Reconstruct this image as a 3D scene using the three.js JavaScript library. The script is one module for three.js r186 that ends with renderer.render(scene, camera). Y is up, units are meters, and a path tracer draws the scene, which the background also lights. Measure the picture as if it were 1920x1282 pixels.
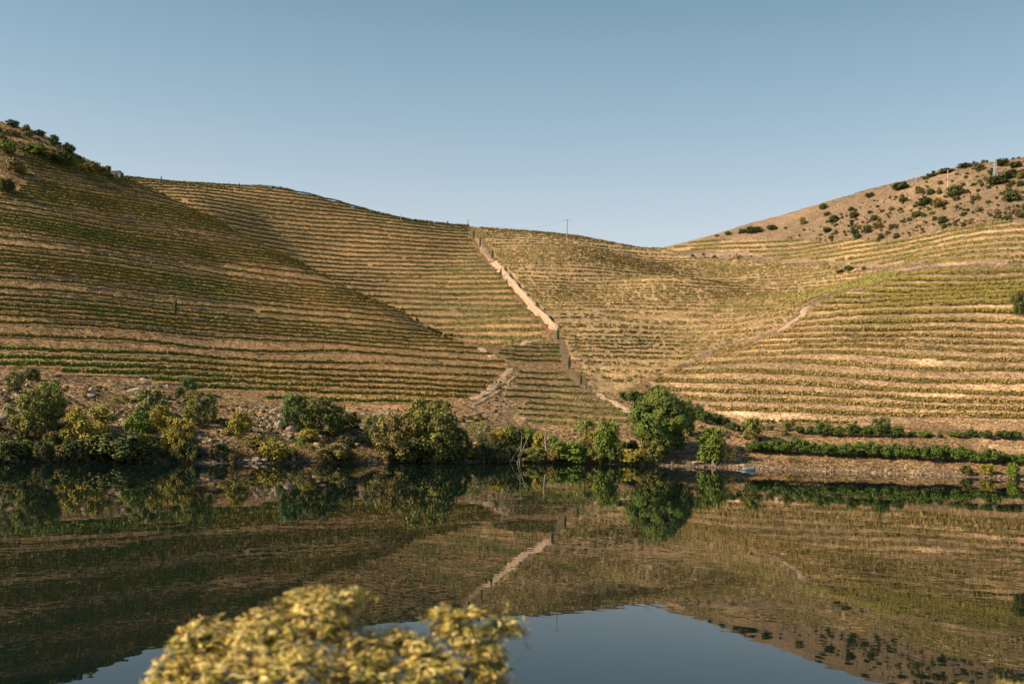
import * as THREE from 'three';

// ------------------------------------------------------------------ camera, sky, sun, exposure
const scene = new THREE.Scene();
const FPX = 1867, CX = 960, CY = 641, EYE = 10.5;          // lens in pixels of the 1920 px wide photograph
const PITCH = Math.atan(118 / FPX), ROLL = 0.0300;
const camera = new THREE.PerspectiveCamera(2 * Math.atan(641 / FPX) * 180 / Math.PI, 1024 / 683, 0.5, 4000);
camera.position.set(0, EYE, 0);
camera.rotation.set(PITCH, 0, ROLL, 'YXZ');
camera.focus = 200; camera.userData.fStop = .95;
camera.updateMatrixWorld(true);
scene.add(camera);

const EXPOSURE = 1.75;
const SUN_DIR = new THREE.Vector3(-0.80, 0.535, 0.31).normalize();
const smooth = (a, b, x) => { const t = Math.min(1, Math.max(0, (x - a) / (b - a))); return t * t * (3 - 2 * t); };
const lerp = (a, b, t) => a + (b - a) * t;
{
  const W = 256, Hh = 256, data = new Float32Array(W * Hh * 4);
  // radiance by elevation in degrees
  const stops = [[-90, .25, .26, .25], [-1, .52, .54, .55], [0, .66, .72, .78], [6, .64, .71, .77], [9.7, .585, .66, .73], [13, .45, .565, .67], [16.5, .337, .474, .60], [22, .223, .361, .465], [32, .15, .28, .40], [50, .10, .21, .33], [90, .075, .165, .28]];
  for (let j = 0; j < Hh; j++) {
    const e = ((j + .5) / Hh - .5) * 180;
    let k = 0; while (k < stops.length - 2 && e > stops[k + 1][0]) k++;
    const a = stops[k], b = stops[k + 1], t = Math.min(1, Math.max(0, (e - a[0]) / (b[0] - a[0])));
    for (let i = 0; i < W; i++) {
      const az = ((i + .5) / W - .5) * 2 * Math.PI, ce = Math.cos(e * Math.PI / 180);
      const c = ce * Math.cos(az) * SUN_DIR.x + Math.sin(e * Math.PI / 180) * SUN_DIR.y + ce * Math.sin(az) * SUN_DIR.z;
      const glow = (1 + .35 * Math.exp(-(1 - c) * 3.5)) * (1 + .38 * c * c);
      for (let q = 0; q < 3; q++) data[(j * W + i) * 4 + q] = lerp(a[q + 1], b[q + 1], t) * glow / EXPOSURE * [.955, .98, .975][q];
      data[(j * W + i) * 4 + 3] = 1;
    }
  }
  const sky = new THREE.DataTexture(data, W, Hh, THREE.RGBAFormat, THREE.FloatType);
  sky.mapping = THREE.EquirectangularReflectionMapping; sky.magFilter = THREE.LinearFilter; sky.minFilter = THREE.LinearFilter; sky.wrapS = THREE.RepeatWrapping; sky.needsUpdate = true;
  scene.background = sky; scene.environment = sky;
}
const sun = new THREE.DirectionalLight(new THREE.Color(1, .81, .56), 5);
sun.position.copy(SUN_DIR).multiplyScalar(900).add(new THREE.Vector3(0, 0, -350)); sun.target.position.set(0, 0, -350);
sun.castShadow = true; sun.shadow.mapSize.set(4096, 4096);
Object.assign(sun.shadow.camera, { left: -600, right: 600, top: 600, bottom: -600, near: 1, far: 2000 });
scene.add(sun, sun.target);

const renderer = new THREE.WebGLRenderer({ antialias: true });
renderer.setSize(1024, 683);
renderer.toneMapping = THREE.LinearToneMapping; renderer.toneMappingExposure = EXPOSURE;
renderer.shadowMap.enabled = true;

// ------------------------------------------------------------------ helpers
function rng(seed) { let s = seed >>> 0; return () => { s = (s + 0x6D2B79F5) | 0; let t = Math.imul(s ^ (s >>> 15), 1 | s); t = (t + Math.imul(t ^ (t >>> 7), 61 | t)) ^ t; return ((t ^ (t >>> 14)) >>> 0) / 4294967296; }; }
const hash = (x, y, s) => { let h = Math.imul(x, 374761393) ^ Math.imul(y, 668265263) ^ Math.imul(s, 974711); h = Math.imul(h ^ (h >>> 13), 1274126177); return ((h ^ (h >>> 16)) >>> 0) / 4294967296; };
function vnoise(x, y, s = 0, per = 0) {                      // value noise 0..1, periodic when per > 0
  const xi = Math.floor(x), yi = Math.floor(y), fx = x - xi, fy = y - yi, u = fx * fx * (3 - 2 * fx), v = fy * fy * (3 - 2 * fy);
  const m = k => per ? ((k % per) + per) % per : k;
  const a = hash(m(xi), m(yi), s), b = hash(m(xi + 1), m(yi), s), c = hash(m(xi), m(yi + 1), s), d = hash(m(xi + 1), m(yi + 1), s);
  return (a + (b - a) * u) * (1 - v) + (c + (d - c) * u) * v;
}
const fbm = (x, y, s, o = 4) => { let t = 0, a = .5, n = 0; for (let i = 0; i < o; i++) { t += a * vnoise(x, y, s + i * 17); n += a; a *= .5; x *= 2.03; y *= 2.03; } return t / n; };
const used = {};
function numbered(name) { const n = used[name] = (used[name] ?? -1) + 1; return n ? `${name}_${String(n).padStart(3, '0')}` : name; }
function tag(o, label, category, group) { o.userData.label = label; if (category) o.userData.category = category; if (group) o.userData.group = group; return o; }
function shadows(o) { o.traverse(m => { if (m.isMesh) { m.castShadow = m.receiveShadow = true; } }); return o; }
function structure(o, name, label) { o.name = numbered(name); o.userData.kind = 'structure'; if (label) o.userData.label = label; shadows(o); scene.add(o); return o; }
const rgb = (r, g, b) => new THREE.Color().setRGB(r, g, b);

const toWorld = new THREE.Matrix3().setFromMatrix4(camera.matrixWorld);
function ray(px, py) { return new THREE.Vector3((px - CX) / FPX, (CY - py) / FPX, -1).applyMatrix3(toWorld); }
function at(px, py, D) { const d = ray(px, py); return d.multiplyScalar(D / -d.z).add(camera.position); }

// leaf and quad collector
class Leaves {
  constructor() { this.p = []; this.n = []; this.c = []; this.i = []; }
  leaf(x, y, z, nx, ny, nz, ux, uy, uz, len, wid, r, g, b) {   // rhombus: centre, normal, long axis
    const vx = ny * uz - nz * uy, vy = nz * ux - nx * uz, vz = nx * uy - ny * ux, k = this.p.length / 3, L = len / 2, W = wid / 2, f = wid * .18;
    this.p.push(x - ux * L, y - uy * L, z - uz * L, x + vx * W + nx * f, y + vy * W + ny * f, z + vz * W + nz * f, x + ux * L, y + uy * L, z + uz * L, x - vx * W + nx * f, y - vy * W + ny * f, z - vz * W + nz * f);
    for (let q = 0; q < 4; q++) { this.n.push(nx, ny, nz); this.c.push(r, g, b); }
    this.i.push(k, k + 2, k + 1, k, k + 3, k + 2);
  }
  build() {
    const g = new THREE.BufferGeometry();
    g.setAttribute('position', new THREE.Float32BufferAttribute(this.p, 3)); g.setAttribute('normal', new THREE.Float32BufferAttribute(this.n, 3)); g.setAttribute('color', new THREE.Float32BufferAttribute(this.c, 3));
    g.setIndex(this.i); return g;
  }
}
function unit(x, y, z) { const l = Math.hypot(x, y, z) || 1; return [x / l, y / l, z / l]; }
function across(n, R) {                                      // a random direction square to n
  let [a, b, c] = unit(R() - .5, R() - .5, R() - .5); const d = a * n[0] + b * n[1] + c * n[2]; return unit(a - d * n[0], b - d * n[1], c - d * n[2]);
}
function limb(pts, r0, r1, sides = 6) {                      // tapered tube
  const p = [], idx = [], n = pts.length;
  for (let i = 0; i < n; i++) {
    const t = new THREE.Vector3().subVectors(pts[Math.min(n - 1, i + 1)], pts[Math.max(0, i - 1)]).normalize();
    const u = new THREE.Vector3(t.y, -t.x, .31).cross(t).normalize(), v = new THREE.Vector3().crossVectors(t, u), r = lerp(r0, r1, i / (n - 1));
    for (let k = 0; k < sides; k++) { const a = k / sides * 2 * Math.PI; p.push(pts[i].x + r * (u.x * Math.cos(a) + v.x * Math.sin(a)), pts[i].y + r * (u.y * Math.cos(a) + v.y * Math.sin(a)), pts[i].z + r * (u.z * Math.cos(a) + v.z * Math.sin(a))); }
    if (i) for (let k = 0; k < sides; k++) { const a = (i - 1) * sides + k, b = (i - 1) * sides + (k + 1) % sides, c = a + sides, d = b + sides; idx.push(a, c, b, b, c, d); }
  }
  const k = p.length / 3; p.push(pts[n - 1].x, pts[n - 1].y, pts[n - 1].z);
  for (let s = 0; s < sides; s++) idx.push((n - 1) * sides + s, k, (n - 1) * sides + (s + 1) % sides);
  return { p, idx };
}
function joined(list) {
  const p = [], idx = []; for (const l of list) { const k = p.length / 3; for (const v of l.p) p.push(v); for (const i of l.idx) idx.push(i + k); }
  const g = new THREE.BufferGeometry(); g.setAttribute('position', new THREE.Float32BufferAttribute(p, 3)); g.setIndex(idx); g.computeVertexNormals(); return g;
}
const V = (x, y, z) => new THREE.Vector3(x, y, z);

// ------------------------------------------------------------------ the valley: height field through surveyed points
const OX = -600, OZ = 120, STEP = 2.5, NX = 481, NZ = 281;   // grid of smooth heights: x from OX, depth from OZ
const H = new Float32Array(NX * NZ);
{
  const cols = {
    0: [[866, 146], [760, 164], [705, 184], [570, 235], [420, 300], [300, 358], [225, 395]],
    200: [[867, 152], [800, 164], [740, 182], [700, 198], [600, 245], [500, 300], [400, 358], [325, 405]],
    400: [[868, 157], [800, 172], [760, 190], [715, 212], [635, 262], [560, 312], [490, 358], [411, 408]],
    560: [[868, 164], [800, 180], [755, 200], [700, 232], [620, 300], [560, 345], [491, 398]],
    640: [[867, 168], [800, 188], [760, 205], [700, 245], [620, 310], [536, 383]],
    760: [[866, 174], [800, 192], [760, 210], [710, 248], [650, 303], [591, 358]],
    860: [[866, 179], [800, 198], [750, 222], [700, 263], [644, 322]],
    960: [[865, 185], [790, 213], [740, 248], [690, 290], [645, 345], [600, 400], [520, 500], [470, 585]],
    1100: [[866, 187], [800, 210], [740, 258], [690, 300], [640, 350], [560, 450], [500, 540], [446, 675]],
    1280: [[870, 187], [800, 213], [770, 235], [720, 275], [680, 318], [620, 400], [550, 478], [500, 580], [470, 650]],
    1520: [[882, 186], [845, 195], [815, 212], [790, 225], [740, 250], [680, 285], [620, 325], [575, 365], [556, 410], [530, 470], [505, 535], [470, 585], [440, 620]],
    1720: [[891, 183], [855, 192], [817, 208], [740, 245], [680, 277], [620, 313], [560, 352], [517, 390], [500, 430], [450, 500], [400, 560]],
    1900: [[899, 179], [865, 188], [820, 205], [790, 218], [740, 240], [680, 270], [620, 303], [560, 340], [500, 385], [420, 450], [360, 510]],
  };
  const sky = [[240, 335, 650], [300, 342, 645], [400, 347, 640], [510, 352, 640], [560, 362, 645], [640, 381, 655], [750, 412, 665], [850, 425, 675], [900, 432, 680], [980, 436, 682], [1060, 442, 685], [1140, 456, 690], [1210, 468, 690], [1280, 455, 690], [1400, 421, 680], [1520, 388, 670], [1640, 352, 650], [1720, 335, 640], [1800, 313, 620], [1900, 300, 590], [2050, 290, 570]];
  const P = [];
  const add = (px, py, D) => { const p = at(px, py, D); P.push([p.x, D, p.y]); return p; };
  for (const c in cols) {
    cols[c].forEach(([y, D], i) => { if (i) add(+c, y, D); else { const p = at(+c, y, D); P.push([p.x, D, 0.05], [p.x * .93, D - 12, -3], [p.x * .85, D - 26, -5]); } });
  }
  for (const [f, c, k] of [[-420, 0, .95], [2330, 1900, 1], [-900, 0, .92], [2800, 1900, 1.02]]) cols[c].forEach(([y, D], i) => { const p = at(c, y, D), x = (f - CX) / FPX * D * k; P.push([x, D * k, i ? p.y * (f < 0 ? 1.0 : .98) : 0.05]); if (!i) P.push([x, D * k - 14, -3.5]); });
  for (const [x, y, D] of sky) { const p = add(x, y, D); P.push([p.x * 1.16, D + 110, p.y - 26]); }
  for (const [x, D, Y] of [[-137, 465, 82], [-162, 540, 106], [-95, 452, 65], [-113, 520, 81], [-74, 436, 53], [-82, 480, 66], [-42, 402, 40], [-46, 432, 49], [-18.5, 357, 29.6], [-20, 382, 35], [-205, 440, 110], [-260, 440, 126], [-330, 430, 132], [-210, 500, 98], [-280, 500, 110], [-171, 450, 99], [-209, 550, 116], [-159, 450, 95], [-194, 550, 118], [-182, 450, 100], [-222, 550, 116]]) P.push([x, D, Y]);   // behind the left spur
  for (const [x, y, D] of [[100, 264, 400], [205, 327, 404], [250, 346, 406], [300, 366, 408], [350, 389, 409], [400, 400, 545], [750, 500, 540], [640, 450, 570], [860, 560, 470], [860, 480, 580], [500, 420, 575], [1250, 540, 492], [1310, 560, 470], [1180, 530, 520], [1400, 560, 440], [1040, 616, 383], [930, 495, 550], [990, 560, 455], [1400, 480, 610], [1640, 505, 470], [1600, 440, 570], [1400, 640, 350], [1370, 700, 275], [1180, 700, 290], [1180, 600, 415]]) add(x, y, D);
  const n = P.length, S = 100, N = n + 3, A = [];
  const U = r2 => r2 < 1e-12 ? 0 : .5 * r2 * Math.log(r2);
  for (let i = 0; i < N; i++) A.push(new Float64Array(N + 1));
  for (let i = 0; i < n; i++) {
    const [xi, di, yi] = P[i];
    for (let j = 0; j < n; j++) A[i][j] = U(((xi - P[j][0]) / S) ** 2 + ((di - P[j][1]) / S) ** 2);
    A[i][i] += .003; A[i][n] = 1; A[i][n + 1] = xi / S; A[i][n + 2] = di / S; A[i][N] = yi;
    A[n][i] = 1; A[n + 1][i] = xi / S; A[n + 2][i] = di / S;
  }
  for (let c = 0; c < N; c++) {
    let b = c; for (let r = c + 1; r < N; r++) if (Math.abs(A[r][c]) > Math.abs(A[b][c])) b = r;
    [A[c], A[b]] = [A[b], A[c]];
    for (let r = c + 1; r < N; r++) { const f = A[r][c] / A[c][c]; if (f) for (let k = c; k <= N; k++) A[r][k] -= f * A[c][k]; }
  }
  const w = new Float64Array(N);
  for (let r = N - 1; r >= 0; r--) { let s = A[r][N]; for (let k = r + 1; k < N; k++) s -= A[r][k] * w[k]; w[r] = s / A[r][r]; }
  for (let j = 0; j < NZ; j++) for (let i = 0; i < NX; i++) {
    const x = OX + i * STEP, D = OZ + j * STEP;
    let y = w[n] + w[n + 1] * x / S + w[n + 2] * D / S;
    for (let k = 0; k < n; k++) y += w[k] * U(((x - P[k][0]) / S) ** 2 + ((D - P[k][1]) / S) ** 2);
    const a = smooth(4, 40, y);
    y += a * ((fbm(x / 45, D / 45, 3, 3) - .5) * 3.2 + (fbm(x / 15, D / 15, 5, 2) - .5) * .7) * smooth(900, 300, D);
    for (const [fx, fD, r, a] of [[80, 485, 34, 6.5], [40, 470, 22, -4], [128, 455, 26, -4.5], [30, 560, 45, 3.5], [95, 590, 40, -3.5], [190, 330, 30, 2.5], [140, 285, 18, -1.5], [250, 330, 25, -2.5], [-95, 560, 30, -4], [-60, 600, 40, 3]]) y += a * Math.exp(-((x - fx) ** 2 + (D - fD) ** 2) / (r * r));
    H[j * NX + i] = Math.max(-6, y);
  }
}
function gridAt(G, x, D) {                                    // Catmull-Rom on the grid
  let u = (x - OX) / STEP, v = (D - OZ) / STEP; u = Math.min(NX - 3, Math.max(1, u)); v = Math.min(NZ - 3, Math.max(1, v));
  const i = Math.floor(u), j = Math.floor(v), a = u - i, b = v - j;
  const cr = (p, q, r, s, t) => q + .5 * t * (r - p + t * (2 * p - 5 * q + 4 * r - s + t * (3 * (q - r) + s - p)));
  const row = k => { const o = (j + k) * NX + i; return cr(G[o - 1], G[o], G[o + 1], G[o + 2], a); };
  return cr(row(-1), row(0), row(1), row(2), b);
}
const h = (x, D) => gridAt(H, x, D);
function strike(px, py, fn = h, from = 135) {                // where the line of sight meets the ground
  const d = ray(px, py); d.multiplyScalar(1 / -d.z);
  let prev = from;
  for (let D = from; D < 790; D += 1.2) {
    if (EYE + d.y * D < fn(d.x * D, D)) {
      let a = prev, b = D; for (let k = 0; k < 12; k++) { const m = (a + b) / 2; if (EYE + d.y * m < fn(d.x * m, m)) b = m; else a = m; }
      return { x: d.x * b, D: b, y: fn(d.x * b, b) };
    }
    prev = D;
  }
  return null;
}

// ------------------------------------------------------------------ vineyard plots (outlines on the ground)
const PLOTS = [
  { name: 'left', s: 2.05, k: .6, outline: [[-420, 690, 180], [0, 700], [200, 708], [330, 724], [480, 752], [640, 766], [760, 766], [850, 762], [890, 745], [930, 712], [955, 688], [915, 662], [860, 645, 323], [760, 592, 359], [640, 537, 384], [560, 492, 399], [400, 412, 409], [300, 365, 407], [205, 332, 400], [120, 322, 392], [50, 316, 372], [35, 362], [0, 366], [-420, 350, 330]] },
  { name: 'far', s: 3.6, k: .55, outline: [[205, 327, 430], [300, 360, 425], [400, 408, 425], [560, 490, 412], [640, 534, 394], [760, 590, 368], [860, 643, 332], [930, 650], [1026, 630], [1014, 612], [960, 545], [908, 493], [878, 440], [880, 430, 690], [750, 411, 675], [510, 351, 652], [300, 341, 655], [240, 334, 660], [205, 327, 560]] },
  { name: 'bowl', s: 2.5, k: .5, outline: [[905, 437], [940, 492], [1050, 612], [1062, 640], [1085, 690], [1105, 722], [1150, 740], [1205, 712], [1245, 697], [1325, 660], [1362, 641], [1448, 623], [1484, 597], [1505, 574], [1550, 553], [1635, 540], [1700, 512], [1640, 508], [1550, 495], [1400, 487], [1280, 480], [1210, 469, 700], [1060, 441, 695], [895, 431, 690]] },
  { name: 'upper', s: 4.2, k: .5, outline: [[1215, 468], [1300, 455], [1400, 450], [1500, 449], [1650, 453], [1780, 431], [1920, 420], [2300, 410, 460], [2300, 500, 385], [1920, 499], [1770, 500], [1640, 499], [1550, 488], [1400, 473], [1280, 470]] },
  { name: 'right', s: 3.0, k: .6, outline: [[1640, 546], [1555, 560], [1520, 582], [1494, 607], [1456, 632], [1372, 647], [1338, 667], [1252, 704], [1216, 722], [1235, 740], [1275, 748], [1360, 780], [1400, 794], [1920, 790], [2300, 790, 218], [2300, 505, 385], [1920, 506], [1780, 510], [1700, 517]] },
  { name: 'knoll', s: 1.5, k: .7, outline: [[975, 697], [1000, 690], [1045, 697], [1085, 725], [1118, 745], [1180, 780], [1182, 800], [1110, 802], [1000, 800], [970, 775], [985, 748], [930, 755], [960, 720]] },
  { name: 'saddle', s: 2.2, k: .6, outline: [[935, 668], [945, 655], [1045, 640], [1052, 690], [1020, 690], [968, 690]] },
];
for (const p of PLOTS) {
  p.poly = p.outline.map(([x, y, D]) => { if (D) { const q = at(x, y, D); return [q.x, D]; } const q = strike(x, y); return q ? [q.x, q.D] : [at(x, y, 690).x, 690]; });
  p.box = [Math.min(...p.poly.map(q => q[0])), Math.max(...p.poly.map(q => q[0])), Math.min(...p.poly.map(q => q[1])), Math.max(...p.poly.map(q => q[1]))];
}
function inside(poly, x, y) { let c = false; for (let i = 0, j = poly.length - 1; i < poly.length; j = i++) { const [a, b] = poly[i], [d, e] = poly[j]; if ((b > y) !== (e > y) && x < (d - a) * (y - b) / (e - b) + a) c = !c; } return c; }
function edge(poly, x, y) { let m = 1e9; for (let i = 0, j = poly.length - 1; i < poly.length; j = i++) { const [a, b] = poly[j], dx = poly[i][0] - a, dy = poly[i][1] - b, t = Math.min(1, Math.max(0, ((x - a) * dx + (y - b) * dy) / (dx * dx + dy * dy + 1e-9))); m = Math.min(m, (x - a - t * dx) ** 2 + (y - b - t * dy) ** 2); } return Math.sqrt(m); }
const PLOT = new Int8Array(NX * NZ).fill(-1), INSET = new Float32Array(NX * NZ);
for (let j = 0; j < NZ; j++) for (let i = 0; i < NX; i++) {
  const x = OX + i * STEP, D = OZ + j * STEP;
  for (let k = 0; k < PLOTS.length; k++) { const b = PLOTS[k].box; if (x < b[0] || x > b[1] || D < b[2] || D > b[3] || !inside(PLOTS[k].poly, x, D)) continue; PLOT[j * NX + i] = k; INSET[j * NX + i] = edge(PLOTS[k].poly, x, D); break; }
}
function plotAt(x, D) { const i = Math.round((x - OX) / STEP), j = Math.round((D - OZ) / STEP); return i < 0 || j < 0 || i >= NX || j >= NZ ? -1 : PLOT[j * NX + i]; }
function insetAt(x, D) { const i = Math.round((x - OX) / STEP), j = Math.round((D - OZ) / STEP); return i < 0 || j < 0 || i >= NX || j >= NZ ? 0 : INSET[j * NX + i]; }
// terraces follow g, the height with a slight fall along the row
function fall(k, x, D) {
  if (k < 0) return 0;
  switch (PLOTS[k].name) { case 'left': return (x + 60) * -.012 + (fbm(x / 60, D / 60, 71, 2) - .5) * 3 + 1.2 * Math.sin(h(x, D) * .38 + 2 * fbm(x / 80, D / 80, 75, 2)); case 'right': return (fbm(x / 70, D / 40, 72, 2) - .5) * 4.5 + 1.0 * Math.sin(h(x, D) * .31 + 2); case 'bowl': return (fbm(x / 60, D / 60, 73, 2) - .5) * 5 + 2 * Math.sin(h(x, D) * .2); default: return (fbm(x / 60, D / 60, 74, 2) - .5) * 4; }
}
const RISER = .52;
function stair(t) { return t < RISER ? t * .25 : lerp(RISER * .25, 1, smooth(RISER, 1, t) * .6 + (t - RISER) / (1 - RISER) * .4); }
function ground(x, D, out) {
  const y0 = h(x, D); let y = y0, t = -1, w = 0; const k = plotAt(x, D);
  if (k >= 0) {
    const p = PLOTS[k], g = y0 + fall(k, x, D), q = g / p.s; t = q - Math.floor(q);
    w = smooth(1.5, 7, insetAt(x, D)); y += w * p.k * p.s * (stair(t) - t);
    y += w * (fbm(x * .45, D * .45, 9, 3) - .5) * .55;
  } else if (y0 > -1) {
    const a = smooth(-.5, 3, y0);
    y += a * ((fbm(x / 7, D / 7, 21, 3) - .5) * 1.5 + (fbm(x / 1.8, D / 1.8, 22, 2) - .5) * .5);
  }
  if (out) { out.t = t; out.w = w; out.k = k; out.y0 = y0; }
  return y;
}
const standing = (px, py) => strike(px, py, ground);

// ------------------------------------------------------------------ textures
function makeTexture(size, fn, srgb) {
  const d = new Uint8Array(size * size * 4);
  for (let j = 0; j < size; j++) for (let i = 0; i < size; i++) { const v = fn(i / size, j / size), o = (j * size + i) * 4; for (let q = 0; q < 3; q++) d[o + q] = Math.max(0, Math.min(255, Math.round(v[q] * 255))); d[o + 3] = 255; }
  const t = new THREE.DataTexture(d, size, size); t.wrapS = t.wrapT = THREE.RepeatWrapping; t.magFilter = THREE.LinearFilter; t.minFilter = THREE.LinearMipmapLinearFilter; t.generateMipmaps = true; if (srgb) t.colorSpace = THREE.SRGBColorSpace; t.needsUpdate = true; return t;
}
const pfbm = (u, v, per, s, o) => { let t = 0, a = .5, n = 0; for (let i = 0; i < o; i++) { t += a * vnoise(u * per, v * per, s + i * 13, per); n += a; a *= .62; per *= 2; } return t / n; };
const groundMap = makeTexture(1024, (u, v) => { const a = pfbm(u, v, 32, 1, 5), b = pfbm(u, v, 96, 40, 3), k = .73 + (a - .5) * 1.0 + (b - .5) * .75; return [k * 1.02, k, k * .96]; }, true);
const groundBump = makeTexture(1024, (u, v) => { const k = pfbm(u, v, 48, 90, 5); return [k, k, k]; });

// ------------------------------------------------------------------ hillside mesh
// bare or worn patches that belong to the soil: place on the ground, half width, half height, tint
const patchList = [[1430, 777, 95, 13, 1.7], [1375, 768, 40, 9, 1.6], [1745, 735, 60, 9, 1.75], [1860, 718, 70, 10, 1.65], [1760, 676, 48, 8, 1.85], [1865, 573, 45, 9, 1.45], [1340, 478, 60, 6, 1.5], [1480, 492, 80, 5, 1.35], [1710, 504, 70, 6, 1.6], [1640, 500, 50, 4, 1.4], [1440, 640, 40, 8, 1.6], [1250, 545, 70, 22, 1.35], [1180, 640, 70, 20, 1.15], [1880, 430, 70, 5, 1.35], [500, 790, 42, 26, 1.5], [200, 740, 120, 22, 1.2], [850, 487, 50, 5, 1.35], [870, 478, 30, 6, 1.4], [1192, 838, 34, 16, 1.75], [1300, 740, 90, 20, 1.2], [150, 470, 90, 8, .95], [60, 555, 110, 12, 1.0], [430, 300, 10, 5, 1.2]];
const patches = patchList.map(([x, y, a, b, t]) => { const q = strike(x, y); return q && { x: q.x, y: q.y, a: a / FPX * q.D, b: b / FPX * q.D * 1.05, t }; }).filter(Boolean);
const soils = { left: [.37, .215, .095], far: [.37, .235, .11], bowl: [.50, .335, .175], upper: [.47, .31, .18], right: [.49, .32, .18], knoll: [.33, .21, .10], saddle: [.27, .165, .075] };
function soilColor(x, D, y, o, c) {
  const n1 = fbm(x / 30, D / 30, 31, 3), n2 = fbm(x / 5, D / 5, 32, 3);
  let r, g, b;
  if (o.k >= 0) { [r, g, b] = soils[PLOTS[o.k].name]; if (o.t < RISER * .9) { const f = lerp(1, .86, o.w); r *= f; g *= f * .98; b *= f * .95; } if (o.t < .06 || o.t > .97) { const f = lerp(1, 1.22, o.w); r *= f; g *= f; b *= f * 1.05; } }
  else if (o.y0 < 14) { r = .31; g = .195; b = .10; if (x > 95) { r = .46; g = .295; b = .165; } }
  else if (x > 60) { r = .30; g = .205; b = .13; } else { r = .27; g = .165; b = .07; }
  const dry = smooth(.45, .7, n1), green = smooth(.52, .75, fbm(x / 18, D / 18, 33, 3)) * (o.k >= 0 && x > 60 && D > 290 ? .5 : .28);
  r *= lerp(.9, 1.12, dry); g *= lerp(.9, 1.1, dry); b *= lerp(.9, 1.08, dry);
  r = lerp(r, .16, green); g = lerp(g, .14, green); b = lerp(b, .045, green);
  const k = .72 + .56 * n2; r *= k; g *= k; b *= k;
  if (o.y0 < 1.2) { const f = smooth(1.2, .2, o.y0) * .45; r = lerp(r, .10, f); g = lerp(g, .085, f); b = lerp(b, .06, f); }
  for (const p of patches) { const e = ((x - p.x) / p.a) ** 2 + ((y - p.y) / p.b) ** 2; if (e < 1.6) { const f = smooth(1.5, .4, e + (n2 - .5) * 1.4); r *= lerp(1, p.t, f); g *= lerp(1, p.t * 1.03, f); b *= lerp(1, p.t * 1.12, f); } }
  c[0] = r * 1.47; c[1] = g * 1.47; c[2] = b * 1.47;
}
const terrainMat = new THREE.MeshStandardMaterial({ vertexColors: true, roughness: 1, map: groundMap, bumpMap: groundBump, bumpScale: .35 });
terrainMat.bumpMap = groundBump;
{
  const cols = [], rows = [];
  for (let i = 0; i <= 740; i++) cols.push(-.60 + i / 740 * 1.2);
  for (let i = 1; i <= 24; i++) { cols.push(.60 + i * .02); cols.unshift(-.60 - i * .02); }
  for (let D = 132; D < 800; D += Math.min(1.7, D * .0026)) rows.push(D);
  const nx = cols.length, nz = rows.length, pos = new Float32Array(nx * nz * 3), col = new Float32Array(nx * nz * 3), uv = new Float32Array(nx * nz * 2), idx = new Uint32Array((nx - 1) * (nz - 1) * 6), o = {}, c = [0, 0, 0];
  for (let j = 0; j < nz; j++) for (let i = 0; i < nx; i++) {
    const D = rows[j], x = cols[i] * D, y = ground(x, D, o), k = j * nx + i;
    pos[k * 3] = x; pos[k * 3 + 1] = y; pos[k * 3 + 2] = -D;
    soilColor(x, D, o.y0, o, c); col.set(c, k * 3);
    uv[k * 2] = x / 16 + y / 60; uv[k * 2 + 1] = D / 16 + y / 20;
  }
  let q = 0;
  for (let j = 0; j < nz - 1; j++) for (let i = 0; i < nx - 1; i++) { const a = j * nx + i, b = a + 1, d = a + nx, e = d + 1; idx[q++] = a; idx[q++] = b; idx[q++] = d; idx[q++] = b; idx[q++] = e; idx[q++] = d; }
  const g = new THREE.BufferGeometry();
  g.setAttribute('position', new THREE.BufferAttribute(pos, 3)); g.setAttribute('color', new THREE.BufferAttribute(col, 3)); g.setAttribute('uv', new THREE.BufferAttribute(uv, 2)); g.setIndex(new THREE.BufferAttribute(idx, 1)); g.computeVertexNormals();
  structure(new THREE.Mesh(g, terrainMat), 'hillside', 'terraced vineyard hillsides of dry brown grass rising from the river');
  console.log('terrain', nx, nz, nx * nz * 2);
}

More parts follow.
